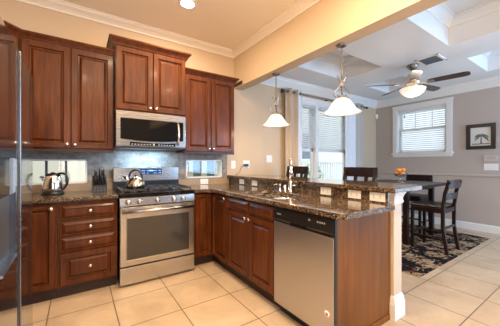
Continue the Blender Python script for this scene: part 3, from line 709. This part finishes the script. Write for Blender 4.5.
# knife block
t = thing('knife_block', 'black knife block full of dark-handled knives on the left countertop', 'knife block', (0.19, 3.16, 0.914))
obj('block', prism(B(), [(3.09, 0.914), (3.23, 0.914), (3.25, 1.05), (3.19, 1.085), (3.09, 0.985)], 'x', 0.125, 0.255), KNIFEB, t)
for i, (xx, s_, L) in enumerate(((0.145, 0.15, 0.085), (0.173, 0.15, 0.085), (0.203, 0.15, 0.095), (0.232, 0.15, 0.085), (0.150, 0.60, 0.11), (0.190, 0.60, 0.125), (0.228, 0.60, 0.115), (0.160, 0.92, 0.07), (0.215, 0.92, 0.075))):
    by = 3.09 + 0.10*s_; bz = 0.985 + 0.10*s_
    k = obj('knife', tube(B(), [(xx, by, bz-0.005), (xx, by-0.25*L, bz+0.5*L), (xx, by-0.4*L, bz+0.95*L)], [0.007, 0.009, 0.008], 8), BLACK, t)
    obj('bolster', tube(B(), [(xx, by+0.002, bz-0.007), (xx, by-0.003, bz+0.006)], 0.0075, 8), CHROME, k)
bm = B()
for i in range(4):
    for j in range(3): box(bm, 0.137+i*0.029, 0.154+i*0.029, 3.0885, 3.0905, 0.925+j*0.018, 0.933+j*0.018)
obj('face_print', bm, GREY, t)
# tea kettle
kx, ky, kz = 0.512, 2.945, 0.952
t = thing('tea_kettle', 'warm steel tea kettle with black arched handle on the left burner', 'kettle', (kx, ky, kz))
obj('body', lathe(B(), kx, ky, [(0.0, kz), (0.082, kz), (0.092, kz+0.012), (0.090, kz+0.045), (0.074, kz+0.085), (0.045, kz+0.108), (0.035, kz+0.112)], 32), COPPER, t)
ld = obj('lid', lathe(B(), kx, ky, [(0.036, kz+0.110), (0.034, kz+0.118), (0.010, kz+0.126), (0.0, kz+0.127)], 24), COPPER, t)
obj('lid_knob', sphere(B(), (kx, ky, kz+0.136), 0.012, 12), BLACK, ld)
tv = Vector((0.83, -0.56, 0)); pts = []
for i in range(13):
    a = PI*(-0.08 + 1.16*i/12); pts.append((kx+tv.x*0.068*math.cos(a), ky+tv.y*0.068*math.cos(a), kz+0.120+0.074*math.sin(a)))
obj('handle', tube(B(), pts, 0.009, 10), BLACK, t)
sp = obj('spout', tube(B(), [(kx-tv.x*0.06, ky-tv.y*0.06, kz+0.065), (kx-tv.x*0.095, ky-tv.y*0.095, kz+0.095), (kx-tv.x*0.112, ky-tv.y*0.112, kz+0.112)], [0.022, 0.016, 0.012], 12), COPPER, t)
obj('whistle', tube(B(), [(kx-tv.x*0.108, ky-tv.y*0.108, kz+0.108), (kx-tv.x*0.132, ky-tv.y*0.132, kz+0.132)], [0.014, 0.010], 12), BLACK, sp)

# ------------------------------------------------------------------ outlets, switches
def outlet(label, c, n, w_, h, horiz, group, kind='outlet'):
    """plate on a wall; n '-y' or '-x'"""
    t = thing('wall_outlet' if kind == 'outlet' else 'light_switch', label, 'outlet' if kind == 'outlet' else 'light switch', c, group)
    x, y, z = c
    def bx(du0, du1, dz0, dz1, d0, d1, bev=0.0):
        bm = B()
        if n == '-y': box(bm, x+du0, x+du1, y-d1, y-d0, z+dz0, z+dz1, bev)
        else: box(bm, x-d1, x-d0, y+du0, y+du1, z+dz0, z+dz1, bev)
        return bm
    obj('cover_plate', bx(-w_/2, w_/2, -h/2, h/2, 0, 0.006, 0.002), WHITE, t)
    if kind == 'outlet':
        for s_ in (-1, 1):
            cu, cz = (s_*0.026, 0) if horiz else (0, s_*0.026)
            so = obj('socket', bx(cu-0.016, cu+0.016, cz-0.016, cz+0.016, 0.005, 0.008, 0.001), WHITE, t)
            bm = B()
            for q in (-0.007, 0.007):
                if horiz: a = (cu-0.005, cu+0.004, cz+q-0.0024, cz+q+0.0024)
                else: a = (cu+q-0.0024, cu+q+0.0024, cz-0.004, cz+0.005)
                if n == '-y': box(bm, x+a[0], x+a[1], y-0.0085, y-0.0075, z+a[2], z+a[3])
                else: box(bm, x-0.0085, x-0.0075, y+a[0], y+a[1], z+a[2], z+a[3])
            obj('slots', bm, WSLOT, so)
    else:
        k = max(1, round((w_ if not horiz else h)/0.055))
        for i in range(k):
            cu = (i-(k-1)/2)*0.046
            obj('rocker', bx(cu-0.015, cu+0.015, -0.032, 0.032, 0.005, 0.010, 0.001), WHITE, t)
    return t
G = 'white wall plates'
outlet('white outlet lying flat on the stone backsplash under the right slot window', (1.495, YB-0.0201, 0.956), '-y', 0.118, 0.072, True, G)
outlet('white outlet upright on the beige wall, left of the one with a charger', (1.985, YB, 1.196), '-y', 0.072, 0.118, False, G)
o2 = outlet('white wide outlet plate on the beige wall with a black charger plugged in', (2.225, YB, 1.200), '-y', 0.118, 0.118, False, G)
outlet('white two-rocker switch plate on the beige wall near the curtain', (2.69, YB, 1.290), '-y', 0.118, 0.118, False, G, 'switch')
for px_y, lab in ((3.025, 'white outlet on the granite slab nearest the wall corner'), (2.712, 'white outlet on the granite slab, second from the wall corner'),
                  (1.563, 'white outlet on the granite slab just right of the faucet'), (1.268, 'white outlet on the granite slab above the dishwasher')):
    outlet(lab, (1.907, px_y, 0.960), '-x', 0.118, 0.068, True, G)
t = outlet('wide white three-socket plate on the granite slab nearest the cream post', (1.907, 1.072, 0.960), '-x', 0.122, 0.068, True, G)
outlet('white four-rocker switch plate on the taupe wall under the palm picture', (XR, 1.325, 1.150), '-x', 0.19, 0.118, False, G, 'switch')
t = thing('phone_charger', 'black charger with hanging cord plugged into the beige wall', 'charger', (2.20, YB-0.02, 1.19))
obj('plug', box(B(), 2.165, 2.245, YB-0.045, YB-0.0085, 1.165, 1.205, 0.006), BLACK, t)
obj('cord', tube(B(), [(2.17, YB-0.03, 1.18), (2.13, YB-0.03, 1.165), (2.10, YB-0.02, 1.12), (2.095, YB-0.02, 1.08), (2.05, YB-0.03, 1.052), (2.00, YB-0.05, 1.043)], 0.004, 8), GREY, t)

# thermostat-like outline plate above the switch
t = thing('thermostat', 'slim pale taupe wall thermostat between the palm picture and the switch plate', 'thermostat', (XR, 1.325, 1.30))
obj('body', box(B(), XR-0.022, XR, 1.235, 1.415, 1.245, 1.355, 0.004), plain('pale taupe plastic', (0.56, 0.50, 0.46), 0.5), t)
obj('screen', box(B(), XR-0.024, XR-0.021, 1.27, 1.38, 1.285, 1.335), WALL_D, t)
t = thing('motion_sensor', 'small white oval motion sensor high in the dining corner', 'sensor', (XR-0.03, YB-0.03, 2.33))
obj('body', lathe(B(), XR-0.036, YB-0.036, [(0.0, 2.270), (0.020, 2.278), (0.032, 2.310), (0.034, 2.345), (0.026, 2.385), (0.0, 2.395)], 18), WHITE, t)

# ------------------------------------------------------------------ recessed light, vent
cx, cy = CANS[0]
t = thing('recessed_light', 'round lit recessed light in the kitchen ceiling', 'ceiling light', (cx, cy, CK))
obj('ring', lathe(B(), cx, cy, [(0.070, CK-0.001), (0.072, CK-0.010), (0.095, CK-0.004), (0.097, CK-0.0005)], 32), WHITE, t)
obj('lens', lathe(B(), cx, cy, [(0.0, CK-0.004), (0.070, CK-0.004), (0.070, CK-0.001)], 32), LAMP, t)
t = thing('air_vent', 'rectangular metal air vent in the white ceiling beside the fan', 'air vent', (4.16, 1.58, CD))
vx0, vx1, vy0, vy1 = 3.99, 4.33, 1.42, 1.70
bm = B()
for a, b, c, d in ((vx0, vx1, vy0, vy0+0.03), (vx0, vx1, vy1-0.03, vy1), (vx0, vx0+0.03, vy0, vy1), (vx1-0.03, vx1, vy0, vy1)): box(bm, a, b, c, d, CD-0.012, CD-0.0005)
obj('frame', bm, WHITE, t)
obj('duct_opening', box(B(), vx0+0.03, vx1-0.03, vy0+0.03, vy1-0.03, CD-0.003, CD-0.0005), BLACK_M, t)
bm = B()
for i in range(8):
    yy = vy0+0.045+i*0.027; prism(bm, [(yy-0.010, CD-0.004), (yy+0.006, CD-0.016), (yy+0.009, CD-0.014), (yy-0.007, CD-0.0035)], 'x', vx0+0.03, vx1-0.03)
obj('louvres', bm, GREY, t)

# ------------------------------------------------------------------ pendants
def torus_link(bm, c, r, rr, ang, st=1.5):
    pts = []
    for i in range(10):
        a = 2*PI*i/10; u = r*math.cos(a); pts.append((c[0]+u*math.cos(ang), c[1]+u*math.sin(ang), c[2]+r*st*math.sin(a)))
    tube(bm, pts, rr, 5, closed=True)
def pendant():
    t = thing('pendant_lamp', 'x', 'pendant light', (0, 0, 2.367), 'pendant lamps over the bar')
    obj('canopy', lathe(B(), 0, 0, [(0.050, 2.3665), (0.050, 2.356), (0.030, 2.345), (0.008, 2.340), (0.0, 2.338)], 24), PEWTER, t)
    bm = B(); z = 2.335; i = 0
    while z > 2.06: torus_link(bm, (0, 0, z-0.012), 0.0095, 0.0030, (i % 2)*PI/2+0.4); z -= 0.0205; i += 1
    obj('chain', bm, PEWTER, t)
    obj('stem', tube(B(), [(0, 0, 2.06), (0, 0, 1.99), (0, 0, 1.88)], [0.007, 0.008, 0.007], 10), PEWTER, t)
    obj('collar', lathe(B(), 0, 0, [(0.008, 2.000), (0.015, 1.995), (0.015, 1.955), (0.008, 1.95)], 16), PEWTER, t)
    for k in range(2):
        an = PI*k - 0.594; ca, sa = math.cos(an), math.sin(an)
        prof = [(0.046, 2.075), (0.034, 2.045), (0.018, 2.010), (0.013, 1.980), (0.026, 1.955), (0.062, 1.922), (0.078, 1.890), (0.070, 1.862), (0.046, 1.856), (0.034, 1.872), (0.044, 1.884), (0.052, 1.876)]
        fine = []
        for a, b in zip(prof, prof[1:]):
            fine += [a, ((a[0]+b[0])/2, (a[1]+b[1])/2)]
        fine.append(prof[-1])
        obj('scroll', tube(B(), [(r*ca, r*sa, z) for r, z in fine], 0.0052, 8), PEWTER, t)
    sh = [(0.028, 1.850), (0.046, 1.845), (0.074, 1.826), (0.098, 1.795), (0.118, 1.760), (0.140, 1.732), (0.170, 1.714), (0.180, 1.708), (0.177, 1.704), (0.138, 1.725), (0.114, 1.753), (0.094, 1.788), (0.070, 1.819), (0.044, 1.839), (0.026, 1.844)]
    obj('shade', lathe(B(), 0, 0, sh + [sh[0]], 40), SHADE, t, smooth=True)
    obj('socket_cap', lathe(B(), 0, 0, [(0.034, 1.853), (0.034, 1.866), (0.020, 1.876), (0.008, 1.88)], 20), PEWTER, t)
    obj('bulb', sphere(B(), (0, 0, 1.79), 0.032, 14, (1, 1, 1.2)), LAMP, t)
    return t
def bulb_light(name, loc, p, r, col=WARM):
    d = bpy.data.lights.new(name, 'POINT'); d.energy = p; d.shadow_soft_size = r; d.color = col
    o = bpy.data.objects.new(name, d); C.objects.link(o); o.location = loc; return o
P1 = (2.115, 2.53); P2 = (2.122, 1.548)
pd = pendant(); pd.location = (*P1, 2.367); pd['label'] = 'pendant lamp with bell glass shade hanging nearer the back wall'
dup(pd, (*P2, 2.367), 0.05, 'pendant lamp with bell glass shade hanging over the bar in front of the window')
for q in (P1, P2): bulb_light('pendant_bulb_light', (*q, 1.70), 8, 0.05)

# ------------------------------------------------------------------ ceiling fan
fx, fy = 4.165, 1.80
t = thing('ceiling_fan', 'five-blade ceiling fan with glass bowl light over the dining table', 'ceiling fan', (fx, fy, CD))
obj('canopy', lathe(B(), fx, fy, [(0.075, CD-0.0005), (0.075, CD-0.02), (0.055, CD-0.055), (0.022, CD-0.075)], 28), PEWTER, t)
obj('downrod', tube(B(), [(fx, fy, CD-0.07), (fx, fy, 2.54)], 0.014, 10), PEWTER, t)
obj('motor', lathe(B(), fx, fy, [(0.020, 2.560), (0.060, 2.550), (0.078, 2.525), (0.088, 2.50), (0.105, 2.46), (0.110, 2.42), (0.098, 2.395), (0.070, 2.38), (0.060, 2.355), (0.075, 2.345), (0.0, 2.34)], 32), NICKEL, t)
for k in range(5):
    a = math.radians(-80+72*k); R_ = Matrix.Rotation(a, 4, 'Z') @ Matrix.Rotation(math.radians(-12), 4, 'X')
    T_ = Matrix.Translation((fx, fy, 2.405))
    bm = B()
    outl = [(0.19, -0.045), (0.24, -0.058), (0.45, -0.064), (0.60, -0.064), (0.645, -0.052), (0.66, -0.02), (0.66, 0.02), (0.645, 0.052), (0.60, 0.064), (0.45, 0.064), (0.24, 0.058), (0.19, 0.045)]
    prism(bm, outl, 'z', -0.003, 0.004); bmesh.ops.transform(bm, matrix=T_ @ R_, verts=bm.verts)
    bl = obj('blade', bm, BLADE, t)
    bm = B(); prism(bm, [(0.09, -0.014), (0.17, -0.016), (0.20, -0.036), (0.26, -0.030), (0.28, 0.0), (0.26, 0.030), (0.20, 0.036), (0.17, 0.016), (0.09, 0.014)], 'z', -0.010, -0.0035)
    bmesh.ops.transform(bm, matrix=T_ @ R_, verts=bm.verts); obj('blade_iron', bm, NICKEL, bl)
obj('glass_bowl', lathe(B(), fx, fy, [(0.165, 2.338), (0.172, 2.330), (0.165, 2.310), (0.140, 2.270), (0.095, 2.235), (0.040, 2.218), (0.0, 2.215)], 36), FANGLASS, t)
obj('finial', lathe(B(), fx, fy, [(0.012, 2.218), (0.016, 2.205), (0.008, 2.195), (0.0, 2.190)], 14), PEWTER, t)
bulb_light('fan_bulb_light', (fx, fy, 2.14), 6, 0.12, (1.0, 0.88, 0.74))

# ------------------------------------------------------------------ curtains, rod, blinds
t = thing('curtain_rod', 'dark bronze curtain rod with round finials above the dining window', 'curtain rod', (4.3, YB-0.09, 2.47))
obj('rod', tube(B(), [(2.93, YB-0.09, 2.475), (5.42, YB-0.09, 2.475)], 0.012, 10), PEWTER, t)
for xx in (2.91, 5.44): obj('finial', sphere(B(), (xx, YB-0.09, 2.475), 0.028, 14), BRONZE, t)
for xx in (2.955, 4.1, 5.36): obj('bracket', box(B(), xx-0.010, xx+0.010, YB-0.095, YB-0.001, 2.455, 2.47), BRONZE, t)
def curtain(label, x0, x1, mat, lin, waves, amp=0.030, cut=None):
    t = thing('curtain', label, 'curtain', ((x0+x1)/2, YB-0.09, 0.02), 'curtains at the dining window')
    def sheet(a, b, m, nm, yo, pt):
        bm = B(); n = 60; rows = []
        for z in (0.02, 0.6, 1.2, 1.8, 2.3, 2.53):
            row = []
            for i in range(n+1):
                s_ = i/n; sp = 1.0
                row.append(bm.verts.new((a+(b-a)*s_, YB-0.09+yo+amp*math.sin(s_*waves*2*PI*(b-a)/(x1-x0)+pt), z)))
            rows.append(row)
        for r0, r1 in zip(rows, rows[1:]):
            for i in range(n): bm.faces.new((r0[i], r0[i+1], r1[i+1], r1[i])).smooth = True
        o = obj(nm, bm, m, t); md = o.modifiers.new('solid', 'SOLIDIFY'); md.thickness = 0.003
    if cut is None: sheet(x0, x1, mat, 'fabric', 0, 0)
    else:
        (m1, f1), (m2, f2) = (mat, cut), (lin, 1)
        xc = x0+(x1-x0)*cut
        sheet(x0, xc, mat, 'fabric', 0, 0); sheet(xc, x1, lin, 'lining', 0, waves*2*PI*cut)
    for k in range(3):
        xx = x0+(x1-x0)*(0.12+0.38*k); pts = [(xx, YB-0.09+0.022*math.cos(a), 2.475+0.022*math.sin(a)) for a in [2*PI*i/12 for i in range(12)]]
        obj('ring', tube(B(), pts, 0.004, 6, closed=True), BRONZE, t)
curtain('beige curtain with pale edge at the left side of the dining window', 2.975, 3.385, CURT, CURT_W, 2.5, cut=0.69)
curtain('pale and taupe curtain at the right side of the dining window', 4.66, 5.28, CURT_W, CURT_G, 3.6, cut=0.62)
def blind(label, ax, p, u0, u1, ztop, zbot, pitch=0.042, tilt=0.006):
    t = thing('window_blind', label, 'window blind', ((p if ax == 'x' else (u0+u1)/2), (p if ax == 'y' else (u0+u1)/2), ztop), 'white window blinds')
    def bx(bm, d0, d1, z0, z1):
        if ax == 'y': box(bm, u0, u1, p+d0, p+d1, z0, z1)
        else: box(bm, p+d0, p+d1, u0, u1, z0, z1)
    bm = B(); bx(bm, -0.028, 0.028, ztop-0.045, ztop); obj('headrail', bm, BLIND, t)
    bm = B(); z = ztop-0.07; n = 0
    while z > zbot+0.02:
        poly = [(-0.023, z-tilt), (-0.023, z-tilt+0.0025), (0.023, z+tilt+0.0025), (0.023, z+tilt)]
        prism(bm, [(p+a, b) for a, b in poly], 'x' if ax == 'y' else 'y', u0, u1); z -= pitch
    obj('slats', bm, BLIND, t)
    bm = B(); bx(bm, -0.025, 0.025, zbot, zbot+0.016); obj('bottom_rail', bm, BLIND, t)
    bm = B()
    for f in (0.15, 0.85):
        u = u0+(u1-u0)*f
        q = [(u, p, ztop-0.04), (u, p, zbot+0.01)] if ax == 'y' else [(p, u, ztop-0.04), (p, u, zbot+0.01)]
        tube(bm, q, 0.0015, 5)
    obj('ladder_cords', bm, BLIND, t); return t
blind('white blind lowered halfway in the narrow left part of the dining window', 'y', YB+0.028, W1[0]+0.034, 3.836, W1[3]-0.034, 1.52, tilt=0.017)
blind('white blind lowered halfway in the wide part of the dining window', 'y', YB+0.028, 3.924, W1[1]-0.034, W1[3]-0.034, 1.50, tilt=0.017)
tb = blind('white blind covering the window on the taupe wall', 'x', XR+0.029, W2[0]+0.024, W2[1]-0.024, W2[3]-0.024, W2[2]+0.004, tilt=0.017)
obj('tassel', lathe(B(), XR-0.030, 2.735, [(0.0, 2.275), (0.006, 2.272), (0.013, 2.235), (0.010, 2.215), (0.0, 2.21)], 10), PEWTER, tb)
obj('pull_cord', tube(B(), [(XR+0.0, 2.735, 2.35), (XR-0.026, 2.735, 2.34), (XR-0.030, 2.735, 2.27)], 0.002, 5), BLIND, tb)

# ------------------------------------------------------------------ palm picture
t = thing('framed_picture', 'dark-framed palm tree picture on the taupe wall', 'picture', (XR, 1.464, 1.69))
y0, y1, z0, z1 = 1.262, 1.666, 1.468, 1.920; fr = 0.062
bm = B()
for a, b, c, d in ((y0, y1, z0, z0+fr), (y0, y1, z1-fr, z1), (y0, y0+fr, z0+fr, z1-fr), (y1-fr, y1, z0+fr, z1-fr)): box(bm, XR-0.028, XR-0.001, a, b, c, d, 0.004)
obj('frame', bm, FRAME, t)
art = obj('print', box(B(), XR-0.010, XR-0.001, y0+fr, y1-fr, z0+fr, z1-fr), PAPER, t)
yc, zc = 1.455, 1.715
obj('palm_trunk', prism(B(), [(yc-0.010, 1.565), (yc+0.012, 1.565), (yc+0.006, zc), (yc-0.006, zc)], 'x', XR-0.012, XR-0.0098), PTRUNK, art)
bm = B()
for k, a in enumerate((10, 38, 66, 95, 122, 150, 178, 205, -24)):
    ar = math.radians(a); L = 0.118 if k % 2 else 0.100; top_, bot = [], []
    for i in range(7):
        s_ = i/6; dr = -0.075*s_*s_; wv = 0.020*math.sin(PI*min(1, s_*0.9+0.1))
        py_, pz_ = yc+L*s_*math.cos(ar), zc+L*s_*math.sin(ar)*0.75+dr
        top_.append((py_, pz_+wv*0.5)); bot.append((py_, pz_-wv-(0.012 if i % 2 else 0)))
    prism(bm, top_+bot[::-1], 'x', XR-0.0122-0.0001*k, XR-0.0098)
obj('palm_fronds', bm, FROND, art)
obj('ground_band', box(B(), XR-0.0115, XR-0.0098, y0+fr+0.02, y1-fr-0.02, 1.553, 1.570), PTRUNK, art)

# ------------------------------------------------------------------ chairs, table, rug, fruit
o = obj('area_rug', box(B(), 3.006, 5.49, 1.232, 3.10, 0.0, 0.009), RUG); tag(o, 'black floral area rug with beige leaves under the dining table', 'rug')
def chair(name, sh, bh, splats):
    """faces +y, origin on the floor below the seat centre"""
    t = thing(name, 'x', 'chair' if not splats else 'bar stool')
    W_, D_ = 0.215, 0.205
    for s_ in (-1, 1):
        obj('leg', prism(B(), [(-0.020, 0), (0.020, 0), (0.022, sh-0.03), (-0.022, sh-0.03)], 'y', D_-0.04, D_) if False else tube_sq(s_*(W_-0.020), [(D_-0.020, 0.0), (D_-0.022, sh-0.03)], 0.019), ESPRESSO, t)
        obj('leg', tube_sq(s_*(W_-0.020), [(-D_-0.030, 0.0), (-D_+0.018, sh*0.55), (-D_+0.018, sh), (-D_-0.010, (sh+bh)/2+0.02), (-D_-0.055, bh-0.02)], 0.019), ESPRESSO, t)
    obj('seat_frame', box(B(), -W_+0.002, W_-0.002, -D_+0.004, D_-0.004, sh-0.075, sh-0.012, 0.004), ESPRESSO, t)
    obj('cushion', box(B(), -W_-0.006, W_+0.006, -D_+0.03, D_+0.012, sh-0.014, sh+0.030, 0.018), LEATHER, t, smooth=False)
    def rail(z0, z1, y, wd, thick=0.020, bow=0.022):
        bm = B(); n = 10; f, bk = [], []
        for i in range(n+1):
            s_ = -1+2*i/n; yy = y-bow*(1-s_*s_); f.append((s_*wd, yy+thick/2)); bk.append((s_*wd, yy-thick/2))
        return prism(bm, f+bk[::-1], 'z', z0, z1)
    def yb(z): 
        return -D_+0.018 + (z-sh)/(bh-sh)*(-0.073)
    obj('top_rail', rail(bh-0.115, bh, -D_-0.045, W_+0.006), ESPRESSO, t)
    if splats:
        obj('lower_rail', rail(sh+0.10, sh+0.15, yb(sh+0.12), W_-0.03), ESPRESSO, t)
        for xx in (-0.07, 0.07):
            zb, ztp = sh+0.14, bh-0.105
            bm = B(); prism(bm, [(yb(zb)-0.030, zb), (yb(zb)-0.016, zb), (-D_-0.060, ztp), (-D_-0.074, ztp)], 'x', xx-0.022, xx+0.022); obj('splat', bm, ESPRESSO, t)
    else:
        obj('mid_rail', rail(sh+0.115, sh+0.195, yb(sh+0.155), W_-0.03), ESPRESSO, t)
    for zz, y_ in ((sh*0.38, D_-0.021), (sh*0.55, -D_+0.012)): obj('stretcher', box(B(), -W_+0.035, W_-0.035, y_-0.010, y_+0.010, zz-0.014, zz+0.014), ESPRESSO, t)
    for s_ in (-1, 1): obj('stretcher', box(B(), s_*(W_-0.020)-0.009, s_*(W_-0.020)+0.009, -D_+0.02, D_-0.035, sh*0.30-0.014, sh*0.30+0.014), ESPRESSO, t)
    return t
def tube_sq(x, yz, h):
    bm = B(); loops = []
    for y, z in yz: loops.append([bm.verts.new((x+a*h, y+b*h, z)) for a, b in ((-1, -1), (1, -1), (1, 1), (-1, 1))])
    for a, b in zip(loops, loops[1:]):
        for i in range(4): bm.faces.new((a[i], a[(i+1) % 4], b[(i+1) % 4], b[i]))
    bm.faces.new(loops[0]); bm.faces.new(loops[-1]); return bm
RZ = 0.0092
c1 = chair('dining_chair', 0.61, 0.988, False); c1.location = (4.215, 1.555, RZ); c1['group'] = 'dark dining chairs'
c1['label'] = 'dark wood counter-height chair with black seat at the near side of the table'
dup(c1, (5.07, 2.19, RZ), PI/2, 'dark wood counter-height chair at the far end of the table, facing the bar')
st = chair('bar_stool', 0.74, 1.168, True); st.location = (2.575, 1.805, 0); st.rotation_euler = (0, 0, PI/2); st['group'] = 'dark bar stools'
st['label'] = 'dark wood bar stool at the bar, the one nearer the fruit bowl'
dup(st, (2.575, 2.865, 0), PI/2, 'dark wood bar stool at the bar, seen just behind the faucet')
t = thing('dining_table', 'dark espresso counter-height dining table on the floral rug', 'table', (4.49, 2.1, RZ))
obj('tabletop', box(B(), 3.98, 5.0, 1.60, 2.62, 0.862, 0.902, 0.005), ESPRESSO, t)
obj('apron', box(B(), 4.06, 4.92, 1.80, 2.54, 0.800, 0.862), ESPRESSO, t)
for xx in (4.05, 4.93):
    for yy in (1.84, 2.50): obj('leg', box(B(), xx-0.033, xx+0.033, yy-0.033, yy+0.033, RZ, 0.862, 0.004), ESPRESSO, t)
bx_, by_, bz_ = 4.33, 2.05, 0.9025
t = thing('fruit_bowl', 'footed clear glass bowl holding oranges on the dining table', 'bowl', (bx_, by_, bz_))
obj('foot', lathe(B(), bx_, by_, [(0.055, bz_), (0.052, bz_+0.006), (0.012, bz_+0.016), (0.010, bz_+0.085), (0.030, bz_+0.095)], 24), BOWLG, t)
obj('dish', lathe(B(), bx_, by_, [(0.0, bz_+0.093), (0.05, bz_+0.095), (0.085, bz_+0.115), (0.108, bz_+0.150), (0.104, bz_+0.151), (0.080, bz_+0.120), (0.045, bz_+0.101), (0.0, bz_+0.099)], 28), BOWLG, t)
ORN = [((-0.048, 0.02, 0.142), 'orange at the left of the fruit bowl'), ((0.048, 0.022, 0.142), 'orange at the right of the fruit bowl'), ((0.0, -0.052, 0.142), 'orange at the front of the fruit bowl'),
       ((-0.036, -0.010, 0.200), 'orange resting on top left of the pile in the bowl'), ((0.037, -0.008, 0.204), 'orange resting on top right of the pile in the bowl'), ((-0.002, 0.082, 0.156), 'orange at the back of the fruit bowl')]
om = None
rv = Vector((0.8284, -0.56, 0)); fv = Vector((0.56, 0.8284, 0))
for (a, b, c_), lab in ORN:
    p_ = (bx_+rv.x*a+fv.x*b, by_+rv.y*a+fv.y*b, bz_+c_)
    if om is None:
        om = tag(obj('orange', sphere(B(), (0, 0, 0), 0.0365, 18, (1, 1, 0.95)), ORANGE), lab, 'orange', 'oranges in the glass bowl'); om.location = p_
    else: dup(om, p_, 0.7, lab)

# ------------------------------------------------------------------ outside the windows
struct('ground_outside', box(B(), -3, 12, YB+0.15, 12, -0.25, -0.15), EARTH)
t = thing('neighbour_house', 'cream stucco neighbouring house with dark windows beyond the dining window', 'house', (3.5, 9.2, -0.15))
obj('wall', box(B(), -3, 15, 9.0, 9.4, -0.15, 5.5), STUCCO, t)
for xx in (6.6, 9.55): 
    w_ = obj('window_frame', box(B(), xx-0.50, xx+0.50, 8.97, 9.0, 1.35, 2.75), VINYL, t); obj('pane', box(B(), xx-0.42, xx+0.42, 8.955, 8.968, 1.43, 2.67), DARKWIN, w_)
def fence(label, x0, x1, y, z1, step=0.115, pw=0.055):
    t = thing('picket_fence', label, 'fence', ((x0+x1)/2, y, -0.15), 'white fences outside')
    bm = B(); x = x0
    while x < x1: box(bm, x, x+pw, y-0.012, y+0.012, -0.13, z1-0.04); x += step
    obj('pickets', bm, VINYL, t)
    for z in (0.15, z1-0.08): obj('rail', box(B(), x0, x1, y+0.012, y+0.05, z-0.03, z+0.03), VINYL, t)
    obj('cap_rail', box(B(), x0-0.02, x1+0.02, y-0.035, y+0.055, z1-0.04, z1), VINYL, t)
fence('white picket fence outside the dining window', 6.35, 9.2, 5.5, 1.28)
fence('tall white slatted fence outside the right slot window', 1.2, 3.3, 4.9, 1.9, 0.30, 0.12)
obj('boards', box(B(), 1.2, 3.3, 4.955, 4.975, -0.13, 1.85), plain('blue grey fence board', (0.24, 0.29, 0.33), 0.8), bpy.data.objects['picket_fence.001'])
def shrub(label, c, r, seed):
    random.seed(seed); t = thing('shrub', label, 'shrub', (c[0], c[1], -0.15), 'shrubs outside')
    bm = B()
    for i in range(420):
        d = Vector((random.gauss(0, 1), random.gauss(0, 1), random.gauss(0, 1))).normalized()*r*random.uniform(0.5, 1.0)
        p_ = Vector(c)+Vector((d.x, d.y, d.z*c[2]/r*1.0)); u = Vector((random.gauss(0, 1), random.gauss(0, 1), random.gauss(0, 1))).normalized(); v = u.orthogonal().normalized(); L = random.uniform(0.05, 0.09)
        vs = [bm.verts.new(p_-u*L), bm.verts.new(p_+v*L*0.4), bm.verts.new(p_+u*L), bm.verts.new(p_-v*L*0.4)]; bm.faces.new(vs)
    obj('foliage', bm, LEAF, t)
    obj('stems', tube(B(), [(c[0], c[1], -0.15), (c[0], c[1], c[2]*0.8)], [0.03, 0.015], 6), PTRUNK, t)
shrub('green shrub behind the wide pane of the dining window', (5.35, 4.9, 0.62), 0.42, 3)
shrub('green shrub behind the narrow pane of the dining window', (4.55, 4.75, 0.60), 0.36, 4)
shrub('green shrub low behind the right slot window', (1.65, 4.45, 0.45), 0.42, 5)
shrub('green shrub low behind the left slot window', (-0.62, 4.4, 0.48), 0.42, 6)
